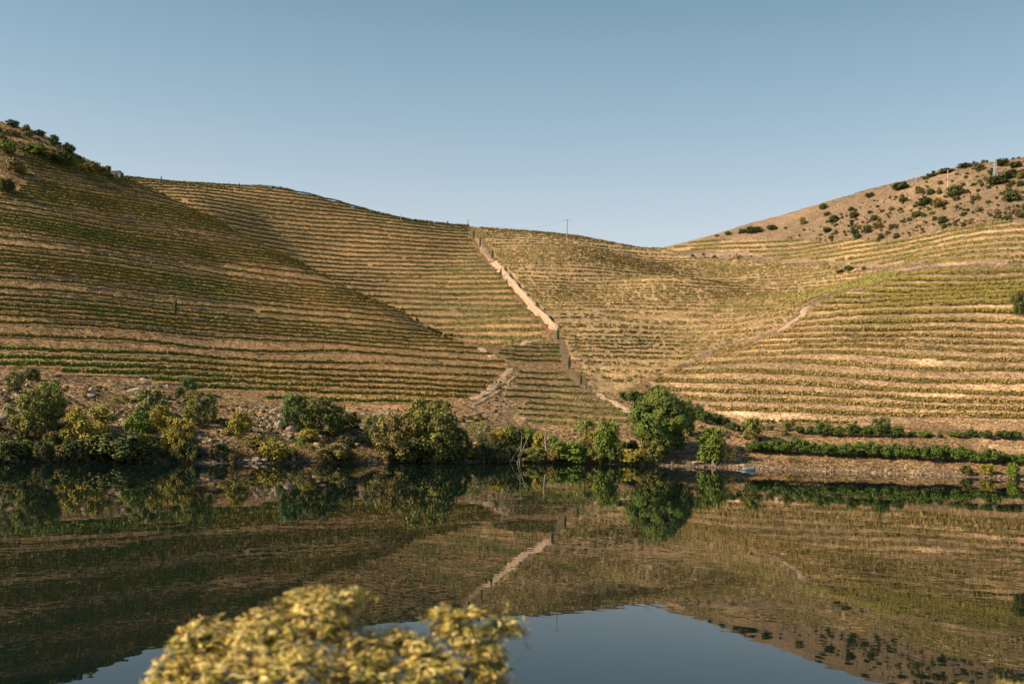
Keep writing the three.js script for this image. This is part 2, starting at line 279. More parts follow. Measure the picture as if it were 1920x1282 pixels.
// ------------------------------------------------------------------ river and near bank
{
  const S = 1024, waves = [], R = rng(5);
  for (let i = 0; i < 70; i++) { const f = 5 + Math.floor(R() ** 1.3 * 75), a = (R() - .5) * 2.4 + Math.PI / 2; waves.push([Math.round(f * Math.cos(a)), Math.round(f * Math.sin(a)), R() * 6.28, 1 / (f ** .95)]); }
  const hgt = new Float32Array(S * S); let lo = 1e9, hi = -1e9;
  for (let j = 0; j < S; j++) for (let i = 0; i < S; i++) { let y = 0; for (const [a, b, p, w] of waves) y += w * Math.sin((a * i + b * j) / S * 2 * Math.PI + p); hgt[j * S + i] = y; if (y < lo) lo = y; if (y > hi) hi = y; }
  const d = new Uint8Array(S * S * 4), tile = 40, amp = .0019 / ((hi - lo) / 2);   // metres
  const k = amp * S / tile / 2;
  for (let j = 0; j < S; j++) for (let i = 0; i < S; i++) {
    const sx = (hgt[j * S + (i + 1) % S] - hgt[j * S + (i + S - 1) % S]) * k, sy = (hgt[((j + 1) % S) * S + i] - hgt[((j + S - 1) % S) * S + i]) * k, o = (j * S + i) * 4;
    d[o] = 127.5 - sx * 127.5 * 20; d[o + 1] = 127.5 - sy * 127.5 * 20; d[o + 2] = 255; d[o + 3] = 255;   // slopes times 20, taken back by normalScale
  }
  const nt = new THREE.DataTexture(d, S, S); nt.wrapS = nt.wrapT = THREE.RepeatWrapping; nt.magFilter = THREE.LinearFilter; nt.needsUpdate = true;
  const g = new THREE.PlaneGeometry(3200, 1500, 1, 1); g.rotateX(-Math.PI / 2); g.translate(0, 0, -450);
  const uv = g.attributes.uv; for (let i = 0; i < uv.count; i++) uv.setXY(i, uv.getX(i) * 3200 / tile, uv.getY(i) * 1500 / tile);
  structure(new THREE.Mesh(g, new THREE.MeshPhysicalMaterial({ color: rgb(.003, .0085, .007), roughness: .01, ior: 1.33, specularIntensity: 1, specularColor: rgb(.7, 1, 1), normalMap: nt, normalScale: new THREE.Vector2(.05, .05) })), 'river', 'calm dark green river mirroring the hills');

  const bank = (x, z) => 8.6 - Math.max(0, -z - 2) * .34 + (fbm(x / 4, z / 4, 51, 3) - .5) * .7 - smooth(18, 30, -z) * 2;
  const bg = new THREE.PlaneGeometry(160, 60, 200, 90); bg.rotateX(-Math.PI / 2); bg.translate(0, 0, -4);
  const p = bg.attributes.position, colr = new Float32Array(p.count * 3);
  for (let i = 0; i < p.count; i++) { const x = p.getX(i), z = p.getZ(i); p.setY(i, bank(x, z)); const n = fbm(x / 3, z / 3, 52, 3); colr.set([.5 * n + .15, .36 * n + .1, .2 * n + .05], i * 3); uvSet(bg, i, x / 8, z / 8); }
  bg.setAttribute('color', new THREE.BufferAttribute(colr, 3)); bg.computeVertexNormals();
  structure(new THREE.Mesh(bg, terrainMat), 'near_bank', 'dry grassy slope on the near side of the river');
}
function uvSet(g, i, u, v) { g.attributes.uv.setXY(i, u, v); }
const nearBank = (x, z) => 8.6 - Math.max(0, -z - 2) * .34 + (fbm(x / 4, z / 4, 51, 3) - .5) * .7 - smooth(18, 30, -z) * 2;

// ------------------------------------------------------------------ tracks and bare cuts draped on the hillside
const dirtMat = new THREE.MeshStandardMaterial({ color: rgb(.62, .43, .27), roughness: 1, map: groundMap, bumpMap: groundBump, bumpScale: .3 });
const trackMat = new THREE.MeshStandardMaterial({ color: rgb(.80, .56, .37), roughness: 1, map: groundMap, bumpMap: groundBump, bumpScale: .3 });
const paleMat = new THREE.MeshStandardMaterial({ color: rgb(.95, .68, .48), roughness: 1, map: groundMap, bumpMap: groundBump, bumpScale: .4 });
const gullyMat = new THREE.MeshStandardMaterial({ color: rgb(.43, .285, .17), roughness: 1, map: groundMap, bumpMap: groundBump, bumpScale: .5 });
function ribbon(pix, width, lift, name, label, mat, tilt = 0) {
  const pts = pix.map(([x, y, D]) => { if (D) { const q = at(x, y, D); return V(q.x, 0, -D); } const q = strike(x, y, h); return V(q.x, 0, -q.D); });
  const curve = new THREE.CatmullRomCurve3(pts), len = curve.getLength(), n = Math.ceil(len / 1.2), p = [], uv = [], idx = [], M = 5;
  for (let i = 0; i <= n; i++) {
    const c = curve.getPointAt(i / n), t = curve.getTangentAt(i / n), sx = -t.z, sz = t.x, end = Math.min(1, i / 4, (n - i) / 4);
    for (let m = 0; m <= M; m++) {
      const f = m / M - .5, w = width * (.55 + .9 * vnoise(i * .22, m > 2 ? 9 : 3, 77)), x = c.x + sx * w * f, z = c.z + sz * w * f;
      let y = (tilt ? h(c.x, -c.z) : ground(x, -z) * .5 + .5 * ground(c.x, -c.z)) + lift + tilt * f;
      if (m === 0 || m === M) y = Math.min(y, ground(x, -z) - .3);
      p.push(x, lerp(ground(x, -z) - .3, Math.max(y, m === 0 || m === M ? -99 : ground(x, -z) + .05), end), z); uv.push(i * 1.2 / 8, f * w / 8);
    }
    if (i) for (let m = 0; m < M; m++) { const a = (i - 1) * (M + 1) + m, b = a + M + 1; idx.push(a, a + 1, b, b, a + 1, b + 1); }
  }
  const g = new THREE.BufferGeometry(); g.setAttribute('position', new THREE.Float32BufferAttribute(p, 3)); g.setAttribute('uv', new THREE.Float32BufferAttribute(uv, 2)); g.setIndex(idx); g.computeVertexNormals();
  mat.side = THREE.DoubleSide;
  structure(new THREE.Mesh(g, mat), name, label);
}
ribbon([[926, 490], [940, 508], [955, 526], [985, 560], [1012, 588], [1036, 614], [1042, 622]], 4.6, .8, 'earth_bank', 'pale bare earth bank running straight down the middle of the vineyard', paleMat, -3);
ribbon([[893, 442], [903, 462], [915, 480], [926, 492]], 4, .2, 'path', 'upper path down the hill beside the cypresses', dirtMat);
ribbon([[1042, 624], [1050, 645], [1058, 672], [1072, 700], [1092, 724], [1108, 736]], 4, .1, 'path', 'dry gully bed below the cypress at the track corner', gullyMat);
ribbon([[901, 652, 322], [912, 661], [922, 668], [931, 673]], 3.4, .25, 'dirt_track', 'short pale track at the end of the left spur', paleMat);
ribbon([[963, 687], [950, 700], [935, 717], [915, 733], [895, 747], [880, 752]], 2.8, .12, 'dirt_track', 'wide dirt track climbing beside the small knoll', trackMat);
ribbon([[972, 704], [950, 720], [925, 738], [900, 755], [875, 764]], 1.5, .12, 'dirt_track', 'narrow lower dirt track parallel to the wide one', dirtMat);
ribbon([[968, 649], [1000, 642], [1030, 636], [1046, 634]], 2.4, .25, 'dirt_track', 'level pale track leading to the cypress in the middle', paleMat);
ribbon([[1120, 737], [1140, 749], [1160, 761], [1178, 773], [1188, 779]], 2.2, .25, 'path', 'pale footpath along the edge of the knoll vineyard', paleMat);
ribbon([[1636, 545], [1600, 549], [1575, 553], [1552, 559]], 3, .25, 'path', 'pale path along the top of the right spur', paleMat);
ribbon([[1519, 573], [1511, 582], [1509, 590], [1495, 598], [1482, 608], [1468, 618], [1452, 627]], 3.4, .25, 'path', 'crooked pale gully path at the left end of the green rows', paleMat);

// ------------------------------------------------------------------ vine rows: one object per row
const vineMat = new THREE.MeshStandardMaterial({ vertexColors: true, roughness: .85, side: THREE.DoubleSide });
const ORD = ['lowest', 'second', 'third', 'fourth', 'fifth', 'sixth', 'seventh', 'eighth', 'ninth', 'tenth', 'eleventh', 'twelfth'];
const vineLook = {
  left: { tint: [.155, .165, .014], tint2: [.29, .195, .03], step: .5, q: 13, size: .42, hgt: 1.12, wid: .6, lines: [.08], gap: .08, where: 'on the shaded left hillside', from: 'the rocky left bank' },
  far: { tint: [.13, .135, .026], tint2: [.22, .16, .045], step: .65, q: 9, size: .6, hgt: 1.7, wid: .7, lines: [.1], gap: .14, where: 'on the far hill behind the left spur', from: 'the foot of the far hill behind the left spur' },
  bowl: { tint: [.19, .155, .034], tint2: [.32, .222, .085], step: .8, q: 8, size: .5, hgt: 1.15, wid: 1, lines: [.06, .45], gap: .22, core: .45, ragged: .45, where: 'in the bowl right of the earth bank', from: 'the gully in the middle bowl' },
  upper: { tint: [.19, .18, .03], tint2: [.27, .20, .06], step: .7, q: 10, size: .6, hgt: 1.7, wid: .9, lines: [.08], gap: .15, where: 'below the dry scrub of the upper right hill', from: 'the foot of the upper right plot' },
  right: { tint: [.20, .152, .026], tint2: [.32, .212, .065], step: .6, q: 9, size: .46, hgt: 1.2, wid: .9, lines: [.04, .22], gap: .08, where: 'on the sunlit right hillside', from: 'the orchard on the right' },
  knoll: { tint: [.135, .145, .024], tint2: [.22, .17, .04], step: .55, q: 9, size: .36, hgt: .95, wid: .5, lines: [.12], gap: .08, where: 'on the small knoll left of the pine', from: 'the foot of the knoll left of the pine' },
  saddle: { tint: [.135, .145, .024], tint2: [.22, .17, .04], step: .55, q: 9, size: .42, hgt: 1.2, wid: .5, lines: [.12], gap: .1, where: 'between the two dirt tracks', from: 'the foot of the plot between the tracks' },
};
{
  const rowsOf = PLOTS.map(() => new Map());
  const R = rng(77);
  for (let k = 0; k < PLOTS.length; k++) {
    const p = PLOTS[k], L = vineLook[p.name];
    const i0 = Math.max(1, Math.floor((p.box[0] - OX) / STEP) - 1), i1 = Math.min(NX - 3, Math.ceil((p.box[1] - OX) / STEP) + 1), j0 = Math.max(1, Math.floor((p.box[2] - OZ) / STEP) - 1), j1 = Math.min(NZ - 3, Math.ceil((p.box[3] - OZ) / STEP) + 1);
    const nx = i1 - i0 + 1, G = new Float32Array(nx * (j1 - j0 + 1));
    for (let j = j0; j <= j1; j++) for (let i = i0; i <= i1; i++) { const x = OX + i * STEP, D = OZ + j * STEP; G[(j - j0) * nx + i - i0] = (h(x, D) + fall(k, x, D)) / p.s; }
    for (let j = j0; j < j1; j++) for (let i = i0; i < i1; i++) {
      if (PLOT[j * NX + i] !== k && PLOT[j * NX + i + 1] !== k && PLOT[(j + 1) * NX + i] !== k) continue;
      if (Math.abs((OX + i * STEP) / (OZ + j * STEP)) > .6) continue;
      const o = (j - j0) * nx + i - i0, q = [G[o], G[o + 1], G[o + nx + 1], G[o + nx]], cx = [0, 1, 1, 0], cy = [0, 0, 1, 1];
      const lo = Math.min(...q), hi = Math.max(...q);
      for (const off of L.lines) for (let lev = Math.ceil(lo - off); lev + off < hi; lev++) {
        const v = lev + off, pts = [];
        for (let e = 0; e < 4; e++) { const a = q[e], b = q[(e + 1) % 4]; if ((a < v) !== (b < v)) { const t = (v - a) / (b - a); pts.push([OX + (i + lerp(cx[e], cx[(e + 1) % 4], t)) * STEP, OZ + (j + lerp(cy[e], cy[(e + 1) % 4], t)) * STEP]); } }
        if (pts.length < 2) continue;
        const [A, B] = pts, len = Math.hypot(B[0] - A[0], B[1] - A[1]), cnt = len / L.step, n = Math.floor(cnt) + (R() < cnt % 1 ? 1 : 0);
        for (let c = 0; c < n; c++) {
          const t = (c + R()) / n, x = lerp(A[0], B[0], t), D = lerp(A[1], B[1], t);
          if (plotAt(x, D) !== k || !inside(p.poly, x, D)) continue;
          const gapN = fbm(x / 9 + lev * 7, D / 9, 61, 2); if (gapN < L.gap || R() < (L.ragged ?? L.gap * .2)) continue;
          let row = rowsOf[k].get(lev); if (!row) rowsOf[k].set(lev, row = []);
          row.push([x, D, (B[0] - A[0]) / len, (B[1] - A[1]) / len]);
        }
      }
    }
  }
  let total = 0;
  for (let k = 0; k < PLOTS.length; k++) {
    const p = PLOTS[k], L = vineLook[p.name], levels = [...rowsOf[k].keys()].sort((a, b) => a - b).filter(l => rowsOf[k].get(l).length > 12);
    levels.forEach((lev, n) => {
      const F = new Leaves(), row = rowsOf[k].get(lev);
      for (const [x, D, tx, tD] of row) {
        const y = ground(x, D) - .05, age = fbm(x / 25, D / 25, 62, 3), greener = p.name === 'right' || p.name === 'bowl' ? smooth(85, 135, x) * smooth(300, 335, D) * smooth(475, 430, D) * smooth(.25, .5, fbm(x / 50, D / 50, 64, 2) + .1) : p.name === 'left' ? smooth(230, 185, D) : 0;
        const mixv = Math.max(0, smooth(.32, .56, age) - greener * .8), vig = (.82 + .36 * fbm(x / 6, D / 6, 63, 2)) * (1 + greener * .35);
        total++;
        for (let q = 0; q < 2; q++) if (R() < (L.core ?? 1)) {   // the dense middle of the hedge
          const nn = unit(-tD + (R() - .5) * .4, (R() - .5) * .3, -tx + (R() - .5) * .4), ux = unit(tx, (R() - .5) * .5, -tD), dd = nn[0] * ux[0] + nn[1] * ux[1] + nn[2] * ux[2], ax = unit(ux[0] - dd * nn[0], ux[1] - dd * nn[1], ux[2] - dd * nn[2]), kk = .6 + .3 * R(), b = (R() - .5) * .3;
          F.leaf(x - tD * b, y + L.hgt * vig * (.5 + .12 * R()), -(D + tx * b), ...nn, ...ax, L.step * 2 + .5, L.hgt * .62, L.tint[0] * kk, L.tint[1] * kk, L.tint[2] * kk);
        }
        for (let q = 0; q < L.q * (1 + (p.name === 'left' ? 0 : greener * .7)); q++) {
          const a = (R() - .5) * L.step * 1.5, b = (R() - .5) * L.wid * (1 + (p.name === 'left' ? 0 : greener * 2.2)), hr = R(), hh = (.32 + .68 * hr) * L.hgt * vig, s = L.size * (.6 + .8 * R());
          const nn = unit((R() - .5) * 1.5 - b * 2 * tD, hr * 1.3 + (R() - .4) * .6, (R() - .5) * 1.5 - b * 2 * tx), u = across(nn, R), cm = Math.min(1, Math.max(0, mixv + (R() - .5) * .5)), kk = .7 + .6 * R();
          F.leaf(x + tx * a - tD * b, y + hh, -(D + tD * a + tx * b), ...nn, ...u, s * 1.1, s * .85, lerp(L.tint[0], L.tint2[0], cm) * kk, lerp(L.tint[1] * (1 + greener * (p.name === 'left' ? .5 : .12)), L.tint2[1], cm) * kk, lerp(L.tint[2], L.tint2[2], cm) * kk);
        }
      }
      const m = new THREE.Mesh(F.build(), vineMat); m.name = numbered('vine_row'); shadows(m);
      const few = p.name === 'knoll' || p.name === 'saddle' || p.name === 'upper' ? 12 : 8, top = levels.length - 1 - n;
      const label = n < few ? (n ? `${ORD[n]} vine row up from ${L.from}` : `lowest vine row, next above ${L.from}`) : top < 3 ? `${['topmost vine row', 'vine row second from the top', 'vine row third from the top'][top]} ${L.where}` : `leafy vine row, one of many alike ${L.where}`;
      scene.add(tag(m, label, 'vine row', `vine rows ${L.where}`));
    });
    console.log(p.name, levels.length);
  }
  console.log('clumps', total);
}

// ------------------------------------------------------------------ bushes and trees: prototypes of unit size
const leafMats = {};
function leafMat(r, g, b, rough = .8) { const k = [r, g, b].join(); return leafMats[k] ??= new THREE.MeshStandardMaterial({ color: rgb(r * 1.1, g * 1.05, b * .95), vertexColors: true, roughness: rough, side: THREE.DoubleSide }); }
const barkMat = new THREE.MeshStandardMaterial({ color: rgb(.13, .095, .065), roughness: .95 });
const greyBarkMat = new THREE.MeshStandardMaterial({ color: rgb(.42, .36, .29), roughness: .95 });
const TINT = { olive: [.15, .155, .032], grey: [.16, .17, .055], green: [.125, .17, .018], yellowgreen: [.25, .215, .03], dull: [.18, .145, .042], dark: [.075, .088, .017], bright: [.10, .20, .03], ochre: [.27, .19, .06], yellow: [.42, .34, .03], pine: [.085, .115, .014], citrus: [.052, .088, .008], scrub: [.062, .078, .018], bluegreen: [.085, .13, .03], twig: [.22, .175, .12] };
function crownProto(seed, { n = 1500, lobes = 9, leaf = .075, low = .05, flat = 1, up = .35, spread = .34, lobeR = .26, narrow = .75, tall = 1, inner = .3 }) {
  const R = rng(seed), F = new Leaves(), L = [];
  for (let i = 0; i < lobes; i++) {
    const a = i * 2.4 + R() * .9, f = (i + .5) / lobes, rr = spread * Math.sqrt(1 - Math.abs(f * 2 - .75) ** 2 * .45) * (.6 + .6 * R());
    const r = lobeR * (.65 + .6 * R());
    L.push([Math.cos(a) * rr, Math.max(low + r * .8, (low + (1 - low) * (f * .8 + .12)) * tall), Math.sin(a) * rr, r]);
  }
  L.push([0, .5, 0, lobeR * 1.25]);
  let ws = L.map(l => l[3] ** 2), tot = ws.reduce((a, b) => a + b);
  for (let i = 0; i < n; i++) {
    let t = R() * tot, k = 0; while (k < L.length - 1 && (t -= ws[k]) > 0) k++;
    const [lx, ly, lz, r] = L[k], d = unit(R() - .5, R() - .42, R() - .5), bump = .78 + .44 * vnoise(d[0] * 3 + k * 9, d[1] * 3 + d[2] * 3, seed), rad = r * (R() < inner ? .35 + .5 * R() : bump * (.85 + .25 * R()));
    const x = lx + d[0] * rad, y = Math.max(.01, ly + d[1] * rad * flat), z = lz + d[2] * rad;
    const nn = unit(d[0] + (R() - .5) * 1.3, d[1] + up + (R() - .5) * 1.1, d[2] + (R() - .5) * 1.3), u = across(nn, R), s = leaf * (.55 + .9 * R()), c = (.7 + .6 * R()) * (.82 + .36 * vnoise(k * 3.7, 1, seed + 5));
    const yel = .88 + .24 * R();
    F.leaf(x, y, z, ...nn, ...u, s * 1.25, s * narrow, c * yel, c, c * (1.9 - yel));
  }
  if (inner < .5) for (const [lx, ly, lz, r] of L) for (let q = 0; q < 7; q++) {   // large leaves that close the middle of each bough
    const nn = unit(R() - .5, R() - .5, R() - .5), u = across(nn, R), c = .7 + .4 * R(); F.leaf(lx + (R() - .5) * r * .5, Math.max(.04, ly + (R() - .5) * r * .5), lz + (R() - .5) * r * .5, ...nn, ...u, r * 1.3, r * 1.2, c, c, c);
  }
  return { geo: F.build(), L };
}
function trunkProto(seed, L, { r = .035, base = 0, forks = 5 }) {
  const R = rng(seed + 400), list = [], top = V((R() - .5) * .08, .42, (R() - .5) * .08);
  list.push(limb([V(0, -.06, 0), V((R() - .5) * .04, .18, (R() - .5) * .04), top], r, r * .6));
  for (let i = 0; i < Math.min(forks, L.length); i++) { const l = L[i], e = V(l[0], l[1], l[2]), s = V(0, 0, 0).lerpVectors(V(0, .12, 0), top, .3 + .7 * R()); list.push(limb([s, V(0, 0, 0).lerpVectors(s, e, .5).add(V(0, .04, 0)), e], r * .5, r * .15, 5)); }
  return joined(list);
}
function plant(name, protos, i, mat, bark = barkMat) {
  const q = protos[i % protos.length], g = new THREE.Group(); g.name = name;
  const t = new THREE.Mesh(q.trunk, bark); t.name = 'trunk'; const c = new THREE.Mesh(q.crown, mat); c.name = 'crown'; g.add(t, c); return g;
}
const protoSet = (n, seed, crown, trunk) => Array.from({ length: n }, (_, i) => { const c = crownProto(seed + i * 31, crown), t = trunkProto(seed + i * 31, c.L, trunk); return { crown: c.geo, trunk: t }; });
const SHRUBS = protoSet(6, 1000, { n: 2600, lobes: 16, leaf: .052, spread: .37, lobeR: .18 }, { r: .03 });
const BIG = protoSet(3, 5000, { n: 6500, lobes: 38, leaf: .03, spread: .38, lobeR: .115, low: .02 }, { r: .022, forks: 12 });
const AIRY = protoSet(3, 1400, { n: 1300, lobes: 13, leaf: .042, spread: .35, lobeR: .19, inner: .5, narrow: .45 }, { r: .025, forks: 9 });
const DOMES = protoSet(5, 1800, { n: 1000, lobes: 10, leaf: .085, spread: .35, lobeR: .24 }, { r: .03 });
const ORCHARD = protoSet(5, 2200, { n: 1300, lobes: 11, leaf: .075, low: .2, spread: .35, lobeR: .22, flat: .85 }, { r: .035 });
const SAPLINGS = protoSet(3, 2600, { n: 3600, lobes: 24, leaf: .042, spread: .27, lobeR: .17, low: .04 }, { r: .025, forks: 8 });
const R0 = rng(4242);
function put(o, px, py, wpx, hpx, label, category, group, sink = .04, at0) {   // stands where the line of sight meets the ground
  const q = at0 || standing(px, py); if (!q) { console.log('no ground', px, py, label); return null; }
  const w = wpx / FPX * q.D, hh = hpx / FPX * q.D;
  o.name = numbered(o.name); o.position.set(q.x, ground(q.x, q.D) - hh * sink, -q.D); o.rotation.y = R0() * 6.28; o.scale.set(w * 1.06, hh * 1.04, w * 1.06);
  tag(o, label, category, group); shadows(o); scene.add(o); return o;
}
// riverside shrubs of the left bank and the middle: x, foot y, width, height, tint, kind, label
const riverside = [
  [25, 735, 36, 38, 'grey', 'S', 'grey-green shrub just under the lowest vine row at the left end'],
  [57, 714, 32, 24, 'dark', 'S', 'small dark round shrub beside the grey-green one under the vines'],
  [62, 814, 96, 84, 'olive', 'S', 'big round olive-coloured tree high on the left bank'],
  [88, 800, 60, 84, 'green', 'S', 'greener tree crowding the right side of the big olive-coloured one'],
  [42, 849, 34, 24, 'green', 'S', 'low green shrub near the water below the big round olive tree'],
  [92, 856, 28, 28, 'bright', 'S', 'small bright shrub at the waterline left of the dark overhang'],
  [168, 846, 94, 84, 'yellowgreen', 'S', 'large spreading yellow-green tree leaning over the left waterline'],
  [215, 866, 108, 52, 'dark', 'S', 'dark thicket overhanging the water below the yellow-green tree'],
  [18, 866, 70, 44, 'dark', 'S', 'dark bush at the water in the left corner'],
  [213, 778, 66, 42, 'dull', 'A', 'dull brownish thin shrub above the large yellow-green tree'],
  [277, 782, 62, 52, 'grey', 'S', 'grey-green double shrub halfway up the left bank'],
  [257, 818, 50, 48, 'green', 'S', 'green shrub under the grey-green double shrub'],
  [296, 806, 44, 44, 'yellowgreen', 'S', 'yellowish shrub touching the grey-green double shrub'],
  [335, 848, 64, 66, 'yellowgreen', 'S', 'bright golden-green shrub above the shore boulders'],
  [262, 842, 52, 32, 'yellowgreen', 'S', 'low yellow shrub at the edge of the dark overhang'],
  [370, 797, 68, 62, 'olive', 'S', 'round olive tree with a dark right side in the middle of the left bank'],
  [352, 735, 30, 28, 'bluegreen', 'S', 'small bluish shrub above the round olive tree'],
  [336, 744, 24, 18, 'dark', 'S', 'tiny dark shrub above the round olive tree'],
  [444, 817, 50, 42, 'yellowgreen', 'S', 'lone lime-coloured shrub left of the rubble slope'],
  [438, 854, 66, 36, 'dull', 'A', 'dull tan bush over the shore boulders'],
  [490, 842, 66, 28, 'dull', 'S', 'flat brownish bush under the rubble slope'],
  [515, 864, 56, 38, 'yellowgreen', 'S', 'yellow-green bush at the water under the rubble slope'],
  [548, 803, 58, 66, 'bluegreen', 'S', 'tall bluish-green tree right of the white boulders'],
  [600, 818, 82, 70, 'dark', 'S', 'broad dark tree with a golden sunlit top'],
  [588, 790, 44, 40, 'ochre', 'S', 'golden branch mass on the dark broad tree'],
  [577, 827, 40, 22, 'yellowgreen', 'S', 'low yellowish bush in front of the broad dark tree'],
  [563, 836, 18, 15, 'bright', 'S', 'tiny green bush in front of the bluish tree'],
  [567, 870, 66, 38, 'dull', 'A', 'dry tan bush at the water below the white boulders'],
  [622, 866, 66, 34, 'dull', 'S', 'dry bush at the water left of the big tree thicket'],
  [650, 809, 46, 38, 'dark', 'S', 'dark shrub on the bare slope left of the big thicket'],
  [672, 868, 56, 26, 'ochre', 'A', 'low rusty bush at the water by the big thicket'],
  [703, 835, 46, 60, 'grey', 'S', 'pale grey-green tree at the left end of the big thicket'],
  [742, 868, 86, 92, 'dull', 'S', 'tall tawny tree forming the left half of the big thicket'],
  [802, 868, 112, 118, 'olive', 'S', 'tallest dark tree of the big thicket with hanging branches'],
  [770, 872, 96, 50, 'dark', 'S', 'dark undergrowth at the foot of the big thicket'],
  [855, 866, 60, 66, 'dark', 'S', 'dark bush on the right flank of the big thicket'],
  [873, 858, 34, 20, 'yellow', 'S', 'small bright yellow bush hanging over the water'],
  [897, 832, 58, 46, 'olive', 'A', 'loose olive shrub right of the big thicket'],
  [953, 806, 38, 54, 'twig', 'A', 'bare grey-brown twiggy tree above the thicket'],
  [940, 838, 44, 36, 'yellowgreen', 'S', 'lime-coloured bush below the bare twiggy tree'],
  [963, 842, 40, 42, 'dark', 'S', 'dark bush below the bare twiggy tree'],
  [921, 848, 15, 14, 'bright', 'S', 'tiny bright green ball bush near the water'],
  [1037, 834, 19, 17, 'bright', 'S', 'small bright green ball bush right of the dead trunk'],
  [985, 840, 46, 36, 'green', 'S', 'green bush behind the leaning bare poles'],
  [1012, 850, 32, 42, 'yellowgreen', 'S', 'upright yellow-green bush beside the dead trunk'],
  [933, 866, 66, 18, 'ochre', 'A', 'tan reeds along the water left of the leaning poles'],
  [1000, 868, 54, 26, 'olive', 'S', 'olive bush at the water under the leaning poles'],
  [1037, 868, 36, 30, 'dull', 'S', 'brownish bush at the foot of the dead trunk'],
  [1067, 867, 70, 38, 'green', 'S', 'wide dark green bush at the water right of the dead trunk'],
  [1097, 820, 40, 34, 'grey', 'S', 'round grey-green shrub at the foot of the knoll vines'],
  [1107, 830, 30, 24, 'yellowgreen', 'S', 'little yellow bush under the round grey-green shrub'],
  [1137, 866, 54, 78, 'green', 'T', 'tall leafy sapling left of the bare earth clearing'],
  [1184, 868, 58, 26, 'yellowgreen', 'S', 'low yellow-green bush at the water below the earth clearing'],
  [1112, 868, 36, 26, 'olive', 'S', 'low bush at the water left of the tall sapling'],
  [1222, 868, 44, 42, 'olive', 'S', 'bush at the water under the left side of the pine'],
  [1290, 818, 32, 64, 'pine', 'T', 'slim dark tree close behind the right side of the pine'],
  [1334, 868, 58, 68, 'green', 'T', 'leafy tree with pale trunk right of the pine'],
  [1368, 868, 38, 38, 'ochre', 'A', 'dry rust-coloured bush right of the pine'],
  [1410, 824, 38, 40, 'olive', 'S', 'greyish tree at the left end of the two orchard rows'],
  [1813, 890, 22, 18, 'dark', 'S', 'small dark bush at the right waterline'],
  [1853, 889, 30, 18, 'yellowgreen', 'S', 'small yellowish bush at the right waterline'],
  [1900, 897, 24, 28, 'green', 'S', 'small green bush at the waterline near the right end'],
  [1490, 866, 48, 12, 'yellowgreen', 'A', 'low yellow-green hump on the bank right of the boat'],
  [1913, 592, 30, 46, 'dark', 'S', 'dark bush beside the bare rock at the far right'],
];
riverside.forEach(([x, y, w, hh, tint, kind, label], i) => put(plant(hh > 48 ? 'riverside_tree' : 'shrub', kind === 'S' && hh > 58 ? BIG : { S: SHRUBS, A: AIRY, T: SAPLINGS }[kind], i, leafMat(...TINT[tint])), x, Math.min(y, 866 + Math.max(0, x - 1000) * .035), w, hh, label, hh > 48 ? 'tree' : 'shrub', 'shrubs and trees of the riverside'));

// citrus rows right of the pine
const citrusMat = leafMat(...TINT.citrus);
[[1172, 748, 26, 12], [1190, 754, 32, 20], [1207, 762, 30, 20], [1285, 776, 32, 24], [1302, 788, 32, 26], [1322, 793, 30, 22], [1342, 794, 30, 18], [1357, 795, 22, 12]].forEach(([x, y, w, hh], i) => put(plant('citrus_tree', ORCHARD, i, citrusMat), x, y, w, hh, ['leftmost low citrus tree beside the footpath behind the pine', 'citrus tree second from the footpath, behind the pine', 'citrus tree touching the left side of the pine', 'citrus tree first to the right of the pine', 'citrus tree second to the right of the pine', 'citrus tree third to the right of the pine', 'citrus tree under the pale cut bank, second from the end', 'small citrus tree at the end under the pale cut bank'][i], 'citrus tree', 'citrus trees behind the pine'));
const upperRow = [[275, 627, 66, 44], [345, 632, 60, 44], [435, 622, 50, 24], [495, 626, 46, 28], [595, 632, 66, 60], [655, 640, 60, 36], [728, 650, 64, 44], [800, 660, 98, 72], [875, 662, 76, 58], [958, 662, 86, 66], [1040, 664, 82, 58], [1120, 664, 84, 70], [1206, 668, 88, 62], [1292, 664, 42, 32], [1366, 668, 78, 40], [1450, 668, 34, 22], [1540, 668, 76, 40], [1624, 670, 76, 48], [1710, 672, 76, 46], [1800, 674, 84, 46], [1880, 676, 84, 44]];
const WORD = ['first', 'second', 'third', 'fourth', 'fifth', 'sixth', 'seventh', 'eighth', 'ninth', 'tenth', 'eleventh', 'twelfth', 'thirteenth', 'fourteenth', 'fifteenth', 'sixteenth', 'seventeenth', 'eighteenth', 'nineteenth', 'twentieth', 'twenty-first', 'twenty-second', 'twenty-third'];
upperRow.forEach(([zx, zy, w, hh], i) => put(plant('orchard_tree', ORCHARD, i + 2, i === 4 ? leafMat(...TINT.olive) : i === 14 || i === 16 ? leafMat(...TINT.green) : citrusMat), 1280 + zx / 3, 600 + zy / 3 - 2, w / 3, hh / 3, `${WORD[i]} tree from the left in the gappy upper orchard row`, 'orchard tree', 'trees of the upper orchard row'));
put(plant('olive_tree', SHRUBS, 2, leafMat(...TINT.grey)), 1651, 806, 36, 24, 'grey-green olive tree rising behind the upper orchard row', 'olive tree');
for (let i = 0; i < 23; i++) {
  const zx = 392 + i * 68.5 + (R0() - .5) * 16, zy = zx < 1300 ? lerp(748, 795, (zx - 392) / 908) : lerp(795, 822, (zx - 1300) / 600);
  put(plant('orchard_tree', ORCHARD, i, leafMat(.062, .105, .009)), 1280 + zx / 3, 600 + zy / 3 - 2, (82 + R0() * 22) / 3, (58 + R0() * 26 + (zx > 1050 && zx < 1500 ? 16 : 0)) / 3, `${WORD[i]} tree from the left in the dense lower orchard row`, 'orchard tree', 'trees of the lower orchard row');
}

